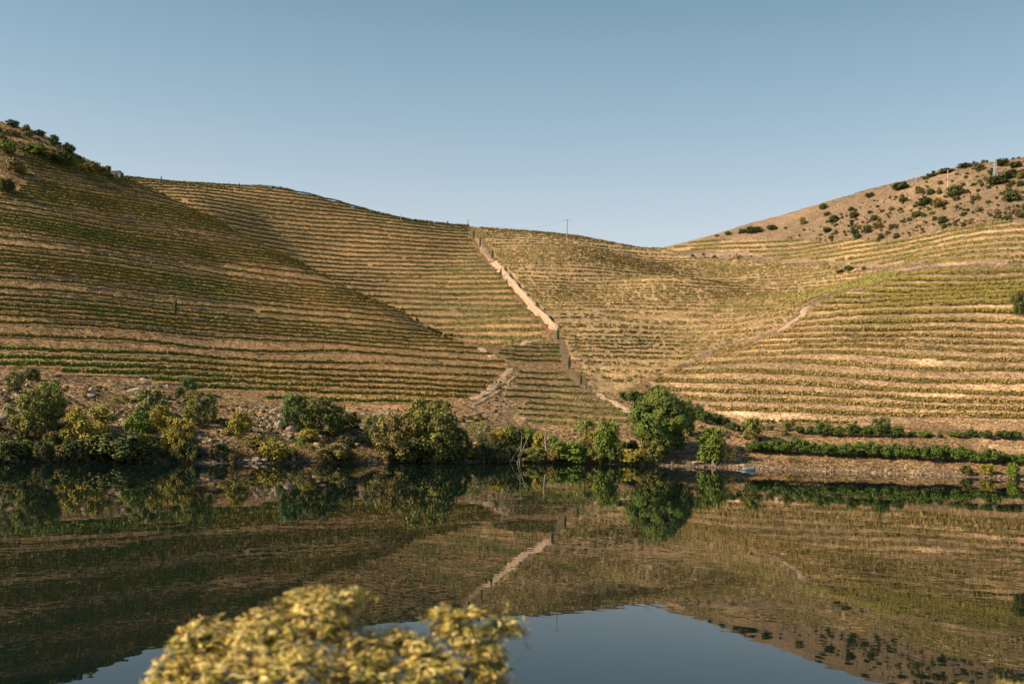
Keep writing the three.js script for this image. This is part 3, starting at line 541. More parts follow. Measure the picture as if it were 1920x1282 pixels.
// the pine
{
  const R = rng(99), g = new THREE.Group(); g.name = 'pine_tree';
  const F = new Leaves(), lobes = [];
  for (let i = 0; i < 190; i++) {
    const d = unit(R() - .5, (R() - .42) * 1.15, R() - .5), s = (.72 + .3 * R()) * (.85 + .3 * vnoise(d[0] * 2 + 5, d[1] * 2 + d[2] * 1.7, 3));
    lobes.push([d[0] * .44 * s * (d[1] > .2 ? 1 - .3 * d[1] : 1), .57 + d[1] * .44 * s, d[2] * .44 * s, .05 + .055 * R()]);
  }
  lobes.forEach(([lx, ly, lz, r], k) => {
    const c0 = .75 + .5 * R(), yel = .85 + .5 * R() * R();
    for (let q = 0; q < 4; q++) { const nn = unit(R() - .5, R() - .5, R() - .5), u = across(nn, R); F.leaf(lx * .8, .57 + (ly - .57) * .8, lz * .8, ...nn, ...u, r * 1.5, r * 1.3, c0 * .9, c0 * .9, c0 * .8); }
    for (let q = 0; q < 120; q++) {
      const d = unit(R() - .5, R() - .4, R() - .5), rad = r * Math.cbrt(R()) * 1.1, nn = unit(d[0] + lx * 2 + (R() - .5), d[1] + .3 + (R() - .5), d[2] + lz * 2 + (R() - .5)), u = across(nn, R), up = unit(u[0] * .6 + lx, u[1] * .6 + .55, u[2] * .6 + lz), dd = up[0] * nn[0] + up[1] * nn[1] + up[2] * nn[2], ax = unit(up[0] - dd * nn[0], up[1] - dd * nn[1], up[2] - dd * nn[2]), c = c0 * (.75 + .5 * R());
      F.leaf(lx + d[0] * rad * 1.25, ly + d[1] * rad, lz + d[2] * rad * 1.25, ...nn, ...ax, 
 .032 + .018 * R(), .014 + .007 * R(), c * yel, c, c * .9);
    }
  });
  const crown = new THREE.Mesh(F.build(), leafMat(...TINT.pine)); crown.name = 'crown';
  const tr = [limb([V(.02, -.04, 0), V(.03, .2, 0), V(0, .45, 0), V(.01, .8, .01)], .034, .012)];
  for (let i = 0; i < 26; i++) { const l = lobes[i * 5], s = V(.02, .2 + .4 * R(), 0); tr.push(limb([s, V(0, 0, 0).lerpVectors(s, V(l[0], l[1], l[2]), .5), V(l[0], l[1], l[2])], .012, .004, 5)); }
  const trunk = new THREE.Mesh(joined(tr), barkMat); trunk.name = 'trunk'; g.add(trunk, crown);
  put(g, 1235, 853, 118, 118, 'tall dense bright green pine standing alone at the water', 'pine tree');
}

// scrub bushes of the dry upper right hill: x, foot y, width, height in a threefold enlargement
const scrub = [[795, 335, 45, 30], [815, 372, 35, 25], [850, 410, 60, 45], [678, 420, 35, 40], [950, 345, 35, 22], [965, 385, 55, 35], [1055, 362, 30, 20], [1080, 400, 50, 35], [1100, 445, 60, 40], [1040, 470, 50, 45], [965, 475, 45, 30], [980, 505, 45, 35], [1115, 505, 40, 35], [1155, 475, 30, 20], [1205, 500, 35, 30], [1180, 445, 40, 25], [815, 465, 50, 30], [865, 430, 25, 15], [1175, 345, 30, 25], [1100, 325, 20, 12], [1245, 298, 50, 30], [1235, 224, 90, 45], [1200, 225, 40, 26], [1335, 248, 50, 35], [1325, 225, 26, 18], [1395, 255, 45, 35], [1445, 250, 35, 25], [1360, 315, 90, 45], [1450, 322, 80, 45], [1535, 262, 95, 60], [1600, 245, 35, 20], [1540, 287, 50, 30], [1595, 162, 22, 18], [1650, 287, 55, 35], [1675, 117, 45, 35], [1775, 197, 110, 50], [1745, 145, 60, 40], [1852, 292, 105, 75], [1805, 255, 40, 20], [1850, 203, 35, 25], [1900, 208, 40, 30], [1325, 380, 50, 38], [1360, 380, 30, 25], [1405, 368, 30, 22], [1465, 415, 55, 40], [1420, 400, 30, 25], [1275, 405, 30, 25], [1580, 375, 35, 25], [1668, 350, 45, 30], [1830, 400, 50, 30], [1765, 352, 20, 12], [1580, 425, 20, 18], [1475, 445, 35, 25], [1355, 470, 22, 15], [400, 467, 90, 35], [335, 472, 40, 25], [255, 482, 40, 22], [505, 450, 65, 25], [195, 490, 30, 12], [580, 445, 18, 10], [1058, 268, 50, 25], [1365, 168, 30, 18], [1410, 152, 60, 16], [1485, 132, 90, 25], [1590, 102, 70, 25], [1800, 92, 80, 40], [1880, 100, 70, 35], [1850, 160, 110, 50], [1905, 165, 50, 44], [1640, 205, 25, 18], [1725, 222, 26, 20], [1450, 195, 30, 22], [1240, 355, 20, 12], [1700, 410, 18, 12], [1910, 385, 40, 26], [955, 410, 30, 14], [920, 485, 20, 10], [940, 682, 62, 28], [1020, 677, 30, 20], [890, 694, 52, 16]];
const special = { 21: 'broad scrub tree on the skyline of the right hill', 37: 'largest round scrub bush near the right end of the dry hill', 35: 'wide scrub bush below the lattice mast', 29: 'wide scrub bush just below the pale pole', 27: 'flat wide scrub bush left of the pair under the pale pole', 28: 'spreading scrub bush right of the flat wide one', 0: 'scrub bush on the skyline at the left end of the dry hill', 54: 'long low scrub thicket at the left foot of the dry hill', 77: 'dark tree clump beside the pale cut bank in the vineyard', 78: 'small round tree right of the dark tree clump', 79: 'low green bush left of the dark tree clump', 48: 'greyish dry scrub bush below the pale pole and masts' };
scrub.forEach(([zx, zy, w, hh], i) => {
  const q = standing(1280 + zx / 3, 280 + zy / 3) || standing(1280 + zx / 3, 280 + zy / 3 + 6) || standing(1280 + zx / 3, 280 + zy / 3 + 14);
  put(plant('scrub_bush', DOMES, i, leafMat(...(i === 48 ? TINT.twig : i % 5 === 3 ? TINT.dull : i % 4 === 1 ? TINT.dark : TINT.scrub))), 0, 0, w / 3, hh / 3, special[i] ?? (w * hh > 1500 ? 'fairly large round green scrub bush on the dry upper right hill' : w * hh > 700 ? 'middling round green scrub bush on the dry upper right hill' : 'small green scrub bush on the dry upper right hill'), 'scrub bush', 'scrub bushes on the dry right hill', .1, q);
});
const leftScrub = [[65, 97, 85, 45, 'scrub'], [145, 118, 50, 40, 'grey'], [155, 168, 60, 40, 'green'], [220, 162, 70, 40, 'scrub'], [300, 203, 65, 55, 'bluegreen'], [378, 262, 85, 75, 'scrub'], [30, 262, 130, 90, 'green'], [200, 280, 160, 90, 'green'], [340, 330, 150, 95, 'scrub'], [245, 305, 55, 25, 'green'], [515, 370, 120, 75, 'dull'], [560, 365, 60, 40, 'scrub'], [620, 410, 40, 45, 'dark'], [85, 378, 140, 110, 'dull'], [680, 385, 35, 40, 'green'], [720, 392, 40, 14, 'dark'], [25, 485, 130, 100, 'dark'], [10, 180, 60, 30, 'dull'], [120, 250, 60, 40, 'dull'], [440, 300, 50, 30, 'dark'], [55, 150, 70, 26, 'dull']];
const leftNames = ['topmost shrub on the skyline of the upper left hill', 'greyish shrub second along the left skyline', 'green shrub below the second skyline shrub', 'shrub third along the left skyline', 'dark round shrub fourth along the left skyline', 'big round shrub fifth along the left skyline', 'bright green shrub at the left edge of the upper hill', 'wide green shrub in the middle of the upper left hill', 'largest dark shrub of the upper left hill', 'small low shrub above the top left vine rows', 'large brownish-green shrub above the end of the top left vine rows', 'dark shrub behind the large brownish-green one', 'small dark shrub beside the pale hut', 'large dull shrub left of the top left vine rows', 'round shrub just right of the pale hut', 'flat dark shrub on the ridge right of the hut', 'very dark shrub in the hollow at the left edge', 'dry shrub high at the left edge', 'dry shrub beside the bright green one on the left hill', 'small dark shrub on the slope right of the largest shrub', 'dry low shrub under the topmost skyline shrub'];
leftScrub.forEach(([zx, zy, w, hh, tint], i) => { const x = zx / 3, y = 200 + zy / 3, q = standing(x, y) || standing(x, y + 5) || standing(x, y + 12); put(plant('hill_shrub', SHRUBS, i, leafMat(...TINT[tint])), 0, 0, w * .85 / 3, hh * .85 / 3, leftNames[i], 'shrub', 'shrubs of the upper left hill', .1, q); });

// cypresses
const CYP = protoSet(2, 3000, { n: 420, lobes: 12, leaf: .1, spread: .06, lobeR: .16, low: .02 }, { r: .06, forks: 2 });
[[301, 339, 3, 12, 'single dark cypress on the left ridge line'], [265, 335, 3, 7, 'tiny cypress left of the single one on the ridge'], [448, 349, 3, 9, 'cypress in the middle of the left ridge line'], [494, 350, 2.4, 5, 'tiny cypress on the ridge where it starts to fall'], [327, 594, 7, 32, 'lone cypress among the vine rows of the left hillside'], [839, 423, 3, 9, 'cypress on the falling ridge left of the earth bank'], [877, 431, 3.4, 13, 'cypress at the upper end of the earth bank'], [888, 446, 4, 14, 'second cypress down the path above the earth bank'], [900, 462, 4, 13, 'third cypress down the path above the earth bank'], [923, 484, 4.5, 17, 'cypress at the very top of the pale earth bank'], [939, 519, 4.5, 15, 'cypress on the left of the upper earth bank'], [950, 531, 3.4, 8, 'small cypress left of the middle of the earth bank'], [810, 484, 3, 9, 'small cypress standing by itself on the far hill'], [1046, 637, 6, 20, 'cypress at the corner where the level track ends'], [1067, 693, 6, 24, 'tallest cypress in the gully right of the knoll'], [1089, 723, 5.5, 20, 'lowest cypress in the gully right of the knoll']].forEach(([x, y, w, hh, label], i) => { const q = standing(x, y) || standing(x, y + 4) || standing(x, y + 10); put(plant('cypress', CYP, i, leafMat(.055, .075, .022)), 0, 0, w * 1.9, hh, label, 'cypress', 'cypresses of the vineyard', .03, q); });

// ------------------------------------------------------------------ poles, wires, hut, dead tree, boat
const poleMat = new THREE.MeshStandardMaterial({ color: rgb(.3, .27, .24), roughness: .8 });
const greyMetal = new THREE.MeshStandardMaterial({ color: rgb(.40, .41, .42), roughness: .6, metalness: .4 });
function mast(px, py, hpx, rpx, label, arms, tint, lattice) {
  const q = standing(px, py) || standing(px, py + 4) || standing(px, py + 10), hh = hpx / FPX * q.D, r = rpx / FPX * q.D / 2, g = new THREE.Group(); g.name = numbered(lattice ? 'lattice_mast' : arms ? 'power_pole' : 'post');
  const mk = (geo, name) => { const m = new THREE.Mesh(geo, tint || poleMat); m.name = name; g.add(m); return m; };
  if (lattice) {
    const w = r * 2.2;
    for (const [sx, sz] of [[-1, -1], [-1, 1], [1, 1], [1, -1]]) mk(joined([limb([V(sx * w, -1, sz * w), V(sx * w * .35, hh, sz * w * .35)], r * .35, r * .25, 4)]), 'leg');
    const list = []; for (let i = 0; i < 7; i++) { const y0 = hh * i / 7, y1 = hh * (i + 1) / 7, a = w * (1 - .65 * i / 7), b = w * (1 - .65 * (i + 1) / 7); for (const [s, t] of [[1, 1], [-1, 1], [1, -1], [-1, -1]]) list.push(limb([V(-a * s, y0, a * t), V(b * s, y1, b * t)], r * .18, r * .18, 4), limb([V(a * t, y0, -a * s), V(b * t, y1, b * s)], r * .18, r * .18, 4)); }
    mk(joined(list), 'brace');
  } else mk(joined([limb([V(0, -1, 0), V(0, hh * .5, 0), V(0, hh, 0)], r, r * .75, 8)]), 'pole');
  if (arms) {
    mk(joined([limb([V(-arms, hh * .94, 0), V(arms, hh * .94, 0)], .1, .1, 5)]), 'crossarm');
    for (const s of [-1, 0, 1]) { const m = mk(joined([limb([V(s * arms * .92, hh * .94, 0), V(s * arms * .92, hh * .94 + .45, 0)], .09, .05, 6)]), 'insulator'); }
  }
  g.position.set(q.x, q.y, -q.D); tag(g, label, lattice ? 'mast' : arms ? 'power pole' : 'post', lattice || arms ? null : undefined); shadows(g); scene.add(g);
  return V(q.x, q.y + hh * .96, -q.D);
}
const tPole = mast(1063, 443, 33, 2.2, 'power pole with a crossarm on the saddle ridge', 2.6);
const cPole = mast(877, 431, 20, 1.4, 'thin power pole beside the cypress at the top of the earth bank', .8);
const sPole = mast(1164, 464, 8, 1.4, 'tiny power pole on the ridge near the saddle', .8);
mast(751, 414, 13, 1.2, 'thin bare pole on the falling left ridge', .5);
mast(1778, 354, 37, 1.5, 'pale slim pole on the dry right hill', 0, new THREE.MeshStandardMaterial({ color: rgb(.42, .4, .38), roughness: .7 }));
mast(1867, 331, 30, 3, 'pale lattice mast near the top of the dry right hill', 1.2, greyMetal, true);
mast(1719, 338, 24, 1.2, 'faint thin pole with a crossarm behind the right skyline', 1.4, greyMetal);
[[1468, 462, 11, 'post in the rows under the long scrub thicket'], [1551, 478, 15, 'post among the upper rows below the scattered scrub'], [1653, 490, 11, 'pale post above the small round tree'], [1806, 457, 15, 'pale post among the upper right rows'], [1735, 488, 8, 'dark post above the right pale cut bank'], [1353, 489, 11, 'post on the pale cut bank of the bowl'], [1631, 519, 9, 'thin post right of the dark tree clump']].forEach(([x, y, hh, label]) => mast(x, y, hh, 1, label));
{
  const sag = (a, b, d, n = 14) => Array.from({ length: n + 1 }, (_, i) => { const t = i / n; return V(0, 0, 0).lerpVectors(a, b, t).add(V(0, -4 * d * t * (1 - t), 0)); });
  const wires = [[cPole, tPole, 5.5, 'sagging wire between the two power poles on the ridge'], [tPole, sPole, 3, 'wire running from the crossarm pole down towards the saddle']];
  for (const [a, b, d, label] of wires) { const m = new THREE.Mesh(joined([limb(sag(a, b, d), .045, .045, 4)]), greyMetal); m.name = numbered('power_line'); shadows(m); scene.add(tag(m, label, 'power line')); }
}
{ // small pale hut on the left ridge
  const q = standing(216, 332) || standing(216, 338), g = new THREE.Group(); g.name = 'hut';
  const plaster = new THREE.MeshStandardMaterial({ color: rgb(.62, .52, .42), roughness: .95 }), tile = new THREE.MeshStandardMaterial({ color: rgb(.34, .2, .13), roughness: .9 });
  const w = new THREE.Mesh(new THREE.BoxGeometry(3.4, 2.6, 2.6), plaster); w.name = 'wall'; w.position.y = .9;
  const rs = new THREE.Shape([new THREE.Vector2(-1.95, 0), new THREE.Vector2(1.95, .5), new THREE.Vector2(1.95, .65), new THREE.Vector2(-1.95, .15)]); const r = new THREE.Mesh(new THREE.ExtrudeGeometry(rs, { depth: 3, bevelEnabled: false }), tile); r.name = 'roof'; r.position.set(0, 2.1, -1.5);
  const d = new THREE.Mesh(new THREE.BoxGeometry(.8, 1.6, .08), new THREE.MeshStandardMaterial({ color: rgb(.1, .07, .05), roughness: .9 })); d.name = 'door'; d.position.set(.4, .8, 1.33);
  g.add(w, r, d); g.position.set(q.x, q.y - .2, -q.D); g.rotation.y = .25; tag(g, 'small pale stone hut on the ridge at the end of the left hill', 'hut'); shadows(g); scene.add(g);
}
{ // dead trunk and leaning bare poles at the water
  const deadMat = new THREE.MeshStandardMaterial({ color: rgb(.27, .22, .165), roughness: .95 });
  const q = standing(1022, 864), s = q.D / FPX, g = new THREE.Group(); g.name = 'dead_tree';
  const t = new THREE.Mesh(joined([limb([V(0, -1, 0), V(.15, 22 * s, 0), V(-.1, 42 * s, .1), V(0, 62 * s, 0), V(-.25, 68 * s, 0)], 2 * s, .9 * s, 8)]), deadMat); t.name = 'trunk';
  g.add(t); for (const [y, dx, dy] of [[60, -5, 7], [58, 4, 5], [35, 6, 9], [25, -5, 8]]) { const b = new THREE.Mesh(joined([limb([V(0, y * s, 0), V(dx * s * .6, (y + dy * .5) * s, .1), V(dx * s, (y + dy) * s, .2)], 1 * s, .4 * s, 5)]), deadMat); b.name = 'branch'; g.add(b); }
  g.position.set(q.x, q.y, -q.D); tag(g, 'dead pale bare trunk standing at the water', 'dead tree'); shadows(g); scene.add(g);
  [[966, 858, 992, 814, 'longer bare pole leaning to the right over the water bushes'], [974, 846, 979, 810, 'shorter steep bare pole beside the leaning one'], [952, 852, 975, 836, 'low slanting bare branch left of the leaning poles']].forEach(([x0, y0, x1, y1, label]) => {
    const D = 182, a = at(x0, y0, D), b = at(x1, y1, D); a.y = Math.min(a.y, ground(a.x, D)) - .2; const m = new THREE.Mesh(joined([limb([a, V(0, 0, 0).lerpVectors(a, b, .5).add(V(.05, .1, 0)), b], .1, .05, 6)]), deadMat); m.name = numbered('bare_pole'); shadows(m); scene.add(tag(m, label, 'dead branch'));
  });
}
{ // little boat moored right of the pine
  const q = at(1404, 881.5, 181), g = new THREE.Group(); g.name = 'rowing_boat'; const L = 2.5, W = 1.0;
  const p = [], idx = [], n = 16, m = 8, W2 = t => Math.pow(Math.sin(Math.PI * Math.min(.92, .06 + t * .94)), .6);
  for (let i = 0; i <= n; i++) for (let j = 0; j <= m; j++) { const t = i / n, a = (j / m - .5) * Math.PI, w = W / 2 * W2(t) * Math.sin(a), k = Math.cos(a); p.push((t - .5) * L, .42 + .14 * (t * 2 - 1) ** 2 - k * .48, w); if (i && j) { const c = i * (m + 1) + j; idx.push(c, c - 1, c - m - 1, c - m - 1, c - 1, c - m - 2); } }
  const hg = new THREE.BufferGeometry(); hg.setAttribute('position', new THREE.Float32BufferAttribute(p, 3)); hg.setIndex(idx); hg.computeVertexNormals();
  const hull = new THREE.Mesh(hg, new THREE.MeshStandardMaterial({ color: rgb(.46, .49, .54), roughness: .5, side: THREE.DoubleSide })); hull.name = 'hull';
  const rail = joined([1, -1].map(s => limb(Array.from({ length: 15 }, (_, i) => { const t = i / 14; return V((t - .5) * L, .43 + .14 * (t * 2 - 1) ** 2, s * W / 2 * W2(t)); }), .045, .045, 5)));
  const rm = new THREE.Mesh(rail, new THREE.MeshStandardMaterial({ color: rgb(.1, .2, .42), roughness: .6 })); rm.name = 'gunwale'; g.add(hull, rm);
  for (const x of [-.6, .5]) { const s = new THREE.Mesh(new THREE.BoxGeometry(.28, .04, .98), new THREE.MeshStandardMaterial({ color: rgb(.4, .3, .2), roughness: .8 })); s.name = 'seat'; s.position.set(x, .3, 0); g.add(s); }
  g.position.set(q.x, -.08, q.z); g.rotation.y = .12; tag(g, 'small pale blue rowing boat moored right of the pine', 'boat'); shadows(g); scene.add(g);
}

// ------------------------------------------------------------------ stones
function rockGeo(seed) {
  const g = new THREE.IcosahedronGeometry(.5, 1)  , p = g.attributes.position, R = rng(seed), k = [[R() + .7, R() * .5 + .6, R() + .7]], cut = Array.from({ length: 9 }, () => [...unit(R() - .5, R() - .3, R() - .5), .24 + .16 * R()]);
  for (let i = 0; i < p.count; i++) { let v = [p.getX(i), p.getY(i), p.getZ(i)]; for (const [a, b, c, d] of cut) { const t = v[0] * a + v[1] * b + v[2] * c - d; if (t > 0) v = [v[0] - a * t, v[1] - b * t, v[2] - c * t]; } p.setXYZ(i, v[0] * k[0][0], v[1] * k[0][1], v[2] * k[0][2]); }
  g.computeVertexNormals(); return g;
}
const rocks = [1, 2, 3, 4, 5].map(i => rockGeo(i * 37)), stoneMat = new THREE.MeshStandardMaterial({ color: rgb(.27, .21, .15), roughness: .9 }), paleStone = new THREE.MeshStandardMaterial({ color: rgb(.34, .27, .20), roughness: .95 });
[[524, 803, 16, 16, 'largest white boulder under the rubble slope', 1], [537, 800, 13, 14, 'upright white boulder beside the largest one', 1], [546, 807, 12, 12, 'lower right one of the white boulders under the rubble', 1], [519, 798, 8, 8, 'small white boulder at the top of the white group', 1], [405, 861, 20, 12, 'biggest pointed boulder at the left waterline', 1], [391, 861, 14, 8, 'flat boulder left of the biggest one at the waterline', 0], [414, 864, 10, 6, 'small boulder right of the biggest one at the waterline', 0], [478, 863, 16, 8, 'dark wedge boulder at the waterline below the tan bush', 0], [493, 864, 14, 6, 'flat boulder right of the dark wedge boulder', 0], [462, 864, 10, 5, 'small boulder left of the dark wedge boulder', 0], [549, 864, 12, 7, 'small peaked boulder at the waterline below the white ones', 0], [523, 864, 16, 5, 'low flat boulder at the waterline under the yellow-green bush', 0], [120, 862, 8, 9, 'small pale boulder at the left waterline, nearer the corner', 1], [140, 862, 8, 8, 'small pale boulder beside the dark overhang', 1], [88, 864, 10, 7, 'small stone at the waterline near the left corner', 0], [170, 738, 16, 12, 'pale rock outcrop high on the left bank', 1], [258, 736, 26, 12, 'slanting rock slab under the vines of the left bank', 0], [14, 790, 20, 24, 'dark rock at the left edge of the bank', 0], [170, 745, 12, 9, 'smaller pale rock below the outcrop on the left bank', 1], [1310, 868, 20, 6, 'pale driftwood-coloured stone at the water right of the pine', 1]].forEach(([x, y, w, hh, label, pale], i) => {
  const q = standing(x, y); if (!q) return; const m = new THREE.Mesh(rocks[i % 5], pale ? paleStone : stoneMat); m.name = numbered('boulder'); const s = q.D / FPX; m.scale.set(w * s * 1.1, hh * s * 1.5, w * s * 1.1); m.position.set(q.x, q.y + hh * s * .25, -q.D); m.rotation.y = i * 1.7; shadows(m); scene.add(tag(m, label, 'boulder', 'boulders of the far bank'));
});
function scatter(name, geo, mat, list, label) {              // list: x, depth, size, stretch, tint
  const m = new THREE.InstancedMesh(geo, mat, list.length), M = new THREE.Matrix4(), q = new THREE.Quaternion(), e = new THREE.Euler(), R = rng(list.length), c = new THREE.Color();
  list.forEach(([x, D, s, k, t, tiltless], i) => { e.set(tiltless ? 0 : (R() - .5) * 1.2, R() * 6.28, tiltless ? 0 : (R() - .5) * 1.2); m.setMatrixAt(i, M.compose(V(x, ground(x, D) + (tiltless ? -.03 : s * .12), -D), q.setFromEuler(e), V(s, s * k, s))); m.setColorAt(i, c.setRGB(t[0], t[1], t[2])); });
  m.name = numbered(name); m.userData.kind = 'stuff'; m.userData.label = label; m.castShadow = m.receiveShadow = true; scene.add(m);
}
{
  const R = rng(31), A = [], B = [], C = [];
  const white = new THREE.MeshStandardMaterial({ color: 0xffffff, roughness: .95 });
  const tone = (a, b, c) => { const k = .6 + .8 * R(); return [a * k, b * k, c * k]; };
  for (let i = 0; i < 900; i++) { const px = 425 + R() * 105, py = 765 + R() * 45, dx = (px - 485) / 50, dy = (py - 786) / 22; if (dx * dx + dy * dy > 1 + R() * .4) continue; const q = strike(px, py, h); if (q) A.push([q.x, q.D, .28 + R() * .5, .8, tone(.24, .175, .11)]); }
  scatter('rubble', rocks[0], white, A, 'slope of loose tan rubble stones above the white boulders');
  for (let i = 0; i < 6000; i++) { const px = R() * 1130, py = 708 + R() * 150; const q = strike(px, py, h); if (!q || plotAt(q.x, q.D) >= 0 || q.y < .2) continue; if (fbm(q.x / 8, q.D / 8, 81, 2) < .5) continue; B.push([q.x, q.D, .2 + 1.0 * R() ** 3, .7, tone(.25, .185, .13)]); }
  scatter('bank_stones', rocks[1], white, B, 'loose stones strewn over the left bank');
  for (let i = 0; i < 1500; i++) { const u = -.58 + R() * 1.16, px = CX + u * FPX; let D = 140; while (h(u * D, D) < .05 && D < 215) D += .5; D += (R() - .3) * (px > 1380 ? 3.4 : 2.2); if (D > 214 || (px < 1180 && R() < .6)) continue; const x = u * D, s = px > 1400 ? .2 + .5 * R() ** 3 : .25 + .8 * R() ** 3; C.push([x, D, s, .75, px > 1380 ? tone(.26, .185, .115) : tone(.15, .115, .085)]); }
  scatter('shore_stones', rocks[2], white, C, 'line of stones along the waterline');
}

{ // low brush hugging the left waterline, too tangled to count
  const R = rng(64), list = [];
  for (let i = 0; i < 640; i++) {
    const px = -120 + R() * 1330, u = (px - CX) / FPX; let D = 136; while (h(u * D, D) < .15 && D < 215) D += .5; D += R() * R() * 9 - .6; if (D > 212 || fbm(px / 40, 3, 87, 2) < .36 || (px > 375 && px < 640 && R() < .85)) continue;
    const c = [[.12, .095, .03], [.085, .095, .022], [.05, .062, .014], [.16, .115, .04]][Math.floor(R() * 4)], k = .7 + .5 * R();
    list.push([u * D, D, .7 + 2.3 * R() * R(), .7 + .6 * R(), [c[0] * k, c[1] * k, c[2] * k], 1]);
  }
  const mat = new THREE.MeshStandardMaterial({ color: 0xffffff, vertexColors: true, roughness: .9, side: THREE.DoubleSide });
  scatter('undergrowth', DOMES[0].crown, mat, list, 'tangled low brush along the left waterline');
  const dry = [];
  for (let i = 0; i < 30000; i++) {
    const u = -.6 + R() * 1.2, D = 150 + 480 * R(), x = u * D; if (plotAt(x, D) >= 0) continue; const y = h(x, D); if (y < 2 || (x > -100 && (plotAt(x, D + 9) >= 0 || (plotAt(x, D - 14) >= 0 && y < 90)))) continue;
    const low = y < 18 && x < 60; if (!low && !(x > 60 && y > 104) && !(x < -140 && y > 95 && R() < .4)) continue;
    if (fbm(x / 14, D / 14, 85, 3) < .3 + .35 * R()) continue;
    const c = [[.15, .11, .045], [.20, .14, .065], [.10, .10, .03], [.13, .12, .05], [.075, .085, .022]][Math.floor(R() * 5)], k = .7 + .5 * R();
    dry.push([x, D, low && R() < .35 ? .5 + 1.3 * R() * R() : low ? .4 + .5 * R() : .7 + 2.2 * R() ** 3, .55 + .35 * R(), [c[0] * k, c[1] * k, c[2] * k], 1]);
  }
  scatter('dry_brush', DOMES[1].crown, mat, dry, 'small dry brush dotted over the uncultivated slopes');
}

// ------------------------------------------------------------------ dry grass tufts
{
  const R = rng(8), F = new Leaves();
  for (let i = 0; i < 9; i++) { const a = R() * 6.28, l = .55 + .5 * R(), nn = unit(Math.cos(a), .5 + R(), Math.sin(a)), u = unit(Math.cos(a) * -.5 + (R() - .5) * .6, 1, Math.sin(a) * -.5 + (R() - .5) * .6), d = nn[0] * u[0] + nn[1] * u[1] + nn[2] * u[2], ax = unit(u[0] - d * nn[0], u[1] - d * nn[1], u[2] - d * nn[2]); F.leaf((R() - .5) * .9, l * .4, (R() - .5) * .9, ...nn, ...ax, l, .24, 1, 1, 1); }
  const geo = F.build(), list = [], o = {}, c = [0, 0, 0];
  const mat = new THREE.MeshStandardMaterial({ color: 0xffffff, roughness: 1, side: THREE.DoubleSide });
  for (let i = 0; i < 230000 && list.length < 120000; i++) {
    const u = -.56 + R() * 1.12, D = 142 + 520 * R() ** 1.5, x = u * D; ground(x, D, o); if (o.y0 < .5) continue;
    const dens = o.k < 0 ? (o.y0 < 16 ? .9 : 1) : o.t > RISER ? .7 : .06; if (R() > dens * (.35 + fbm(x / 6, D / 6, 83, 2))) continue;
    soilColor(x, D, ground(x, D), o, c); const k = .56 * (.75 + .6 * R()), gr = R() < .1 ? .75 : 1;
    list.push([x, D, (.25 + .4 * R()) * (D > 350 ? 1.3 : 1), .6, [c[0] * k * gr, c[1] * k, c[2] * k * .85], 1]);
  }
  console.log('tufts', list.length);
  scatter('dry_grass', geo, mat, list, 'dry grass tufts covering the slopes and terrace banks');
}

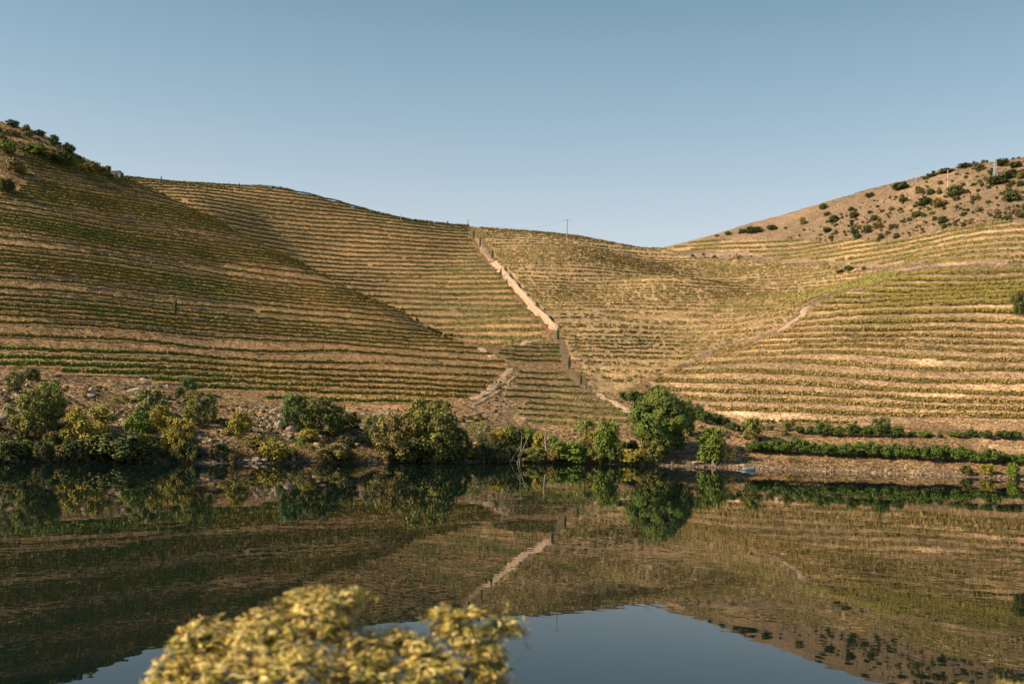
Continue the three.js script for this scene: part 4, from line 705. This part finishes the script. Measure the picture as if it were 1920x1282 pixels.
// ------------------------------------------------------------------ yellow shrubs on the near bank
function nearShrub(lobes, D0, label, count, seed, footX) {
  const R = rng(seed), g = new THREE.Group(), F = new Leaves(); g.name = numbered('flowering_shrub');
  const fx = footX, fz = -D0, fy = nearBank(fx, fz), foot = V(fx, fy - .1, fz);
  const mid = lobes.map(([px, py, r, w, dz]) => ({ c: at(px, py, D0 + dz), r: r / FPX * D0, w }));
  const wood = [];
  const tot = mid.reduce((a, m) => a + m.w, 0);
  for (const m of mid) {
    const s = V(0, 0, 0).lerpVectors(foot, m.c, .25); s.x = lerp(fx, m.c.x, .12);
    const br = new THREE.Mesh(joined([limb([foot.clone().add(V((R() - .5) * .2, 0, (R() - .5) * .2)), s, V(0, 0, 0).lerpVectors(s, m.c, .6).add(V((R() - .5) * .1, .05, 0)), m.c], .028, .008, 6)]), barkMat); br.name = 'branch'; g.add(br);
    const twigs = Math.round(count * m.w / tot);
    for (let i = 0; i < twigs; i++) {
      const d = unit(R() - .5, R() - .38, R() - .5), tip = V(m.c.x + d[0] * m.r, m.c.y + d[1] * m.r * .9, m.c.z + d[2] * m.r), len = .16 + .26 * R(), dir = unit(d[0] * 1.3 + (R() - .5) * 1.2, d[1] * .45 + .12 + (R() - .5) * .3, d[2] * .8 + (R() - .5) * .8);
      const shade = .8 + .4 * R(), kind = R();
      const base = tip.clone().add(V(-dir[0] * len, -dir[1] * len, -dir[2] * len));
      if (i % 4 === 0) wood.push(limb([base, tip], .004, .002, 3));
      for (let q = 0; q < 12; q++) {
        const t = R(), x = lerp(base.x, tip.x, t) + (R() - .5) * .05, y = lerp(base.y, tip.y, t) + (R() - .5) * .035, z = lerp(base.z, tip.z, t) + (R() - .5) * .05;
        const nn = unit(d[0] * .8 + (R() - .5) * 1.2, d[1] + .4 + (R() - .5), d[2] * .8 + (R() - .5) * 1.2), u0 = [dir[0] + (R() - .5) * .9, dir[1] + (R() - .5) * .6, dir[2] + (R() - .5) * .9], ud = u0[0] * nn[0] + u0[1] * nn[1] + u0[2] * nn[2], u = unit(u0[0] - ud * nn[0], u0[1] - ud * nn[1], u0[2] - ud * nn[2]), c = shade * (.7 + .6 * R()), y2 = t < .45 || kind < .22;   // older leaves stay green
        const col = y2 ? (kind > .1 ? [.27, .235, .035] : [.2, .14, .05]) : kind > .75 ? [.62, .49, .19] : [.54, .39, .09];
        F.leaf(x, y, z, ...nn, ...u, 
 .05 + .045 * R(), .010 + .009 * R(), col[0] * c, col[1] * c, col[2] * c);
      }
    }
  }
  const f = new THREE.Mesh(F.build(), new THREE.MeshStandardMaterial({ color: 0xffffff, vertexColors: true, roughness: .75, side: THREE.DoubleSide })); f.name = 'foliage'; f.userData.kind = 'stuff';
  const tw = new THREE.Mesh(joined(wood), barkMat); tw.name = 'twigs'; tw.userData.kind = 'stuff';
  g.add(f, tw); tag(g, label, 'shrub'); shadows(g); scene.add(g);
}
nearShrub([[612, 1160, 68, 2.2, 0], [560, 1130, 34, .7, .1], [655, 1120, 26, .5, 0], [505, 1215, 82, 2.2, -.2], [470, 1190, 44, 1, 0], [395, 1215, 66, 1.8, .1], [355, 1200, 34, .7, 0], [330, 1275, 62, 1.7, 0], [300, 1290, 36, .8, .1], [430, 1300, 90, 2.2, -.4], [560, 1290, 100, 2.6, -.5], [690, 1235, 70, 1.8, 0], [680, 1310, 100, 2.4, -.4], [745, 1200, 34, .6, .1], [790, 1230, 50, 1.1, 0], [850, 1175, 36, .8, .2], [830, 1150, 18, .25, .2], [890, 1150, 18, .2, .2], [885, 1205, 36, .7, .1], [935, 1180, 28, .5, .3], [955, 1172, 18, .2, .3], [915, 1245, 48, 1.1, .1], [820, 1290, 80, 2, -.2], [925, 1310, 60, 1.4, 0]], 9, 'big pale yellow leafy shrub in front at the bottom of the view', 3300, 11, -1.6);
nearShrub([[1895, 1300, 28, 1, 0], [1935, 1298, 26, 1, .1], [1632, 1300, 16, .4, .2], [1700, 1330, 50, 1.4, 0], [1820, 1340, 60, 1.6, 0]], 10, 'low yellow shrub just showing at the bottom right corner', 700, 12, 4.5);

renderer.render(scene, camera);
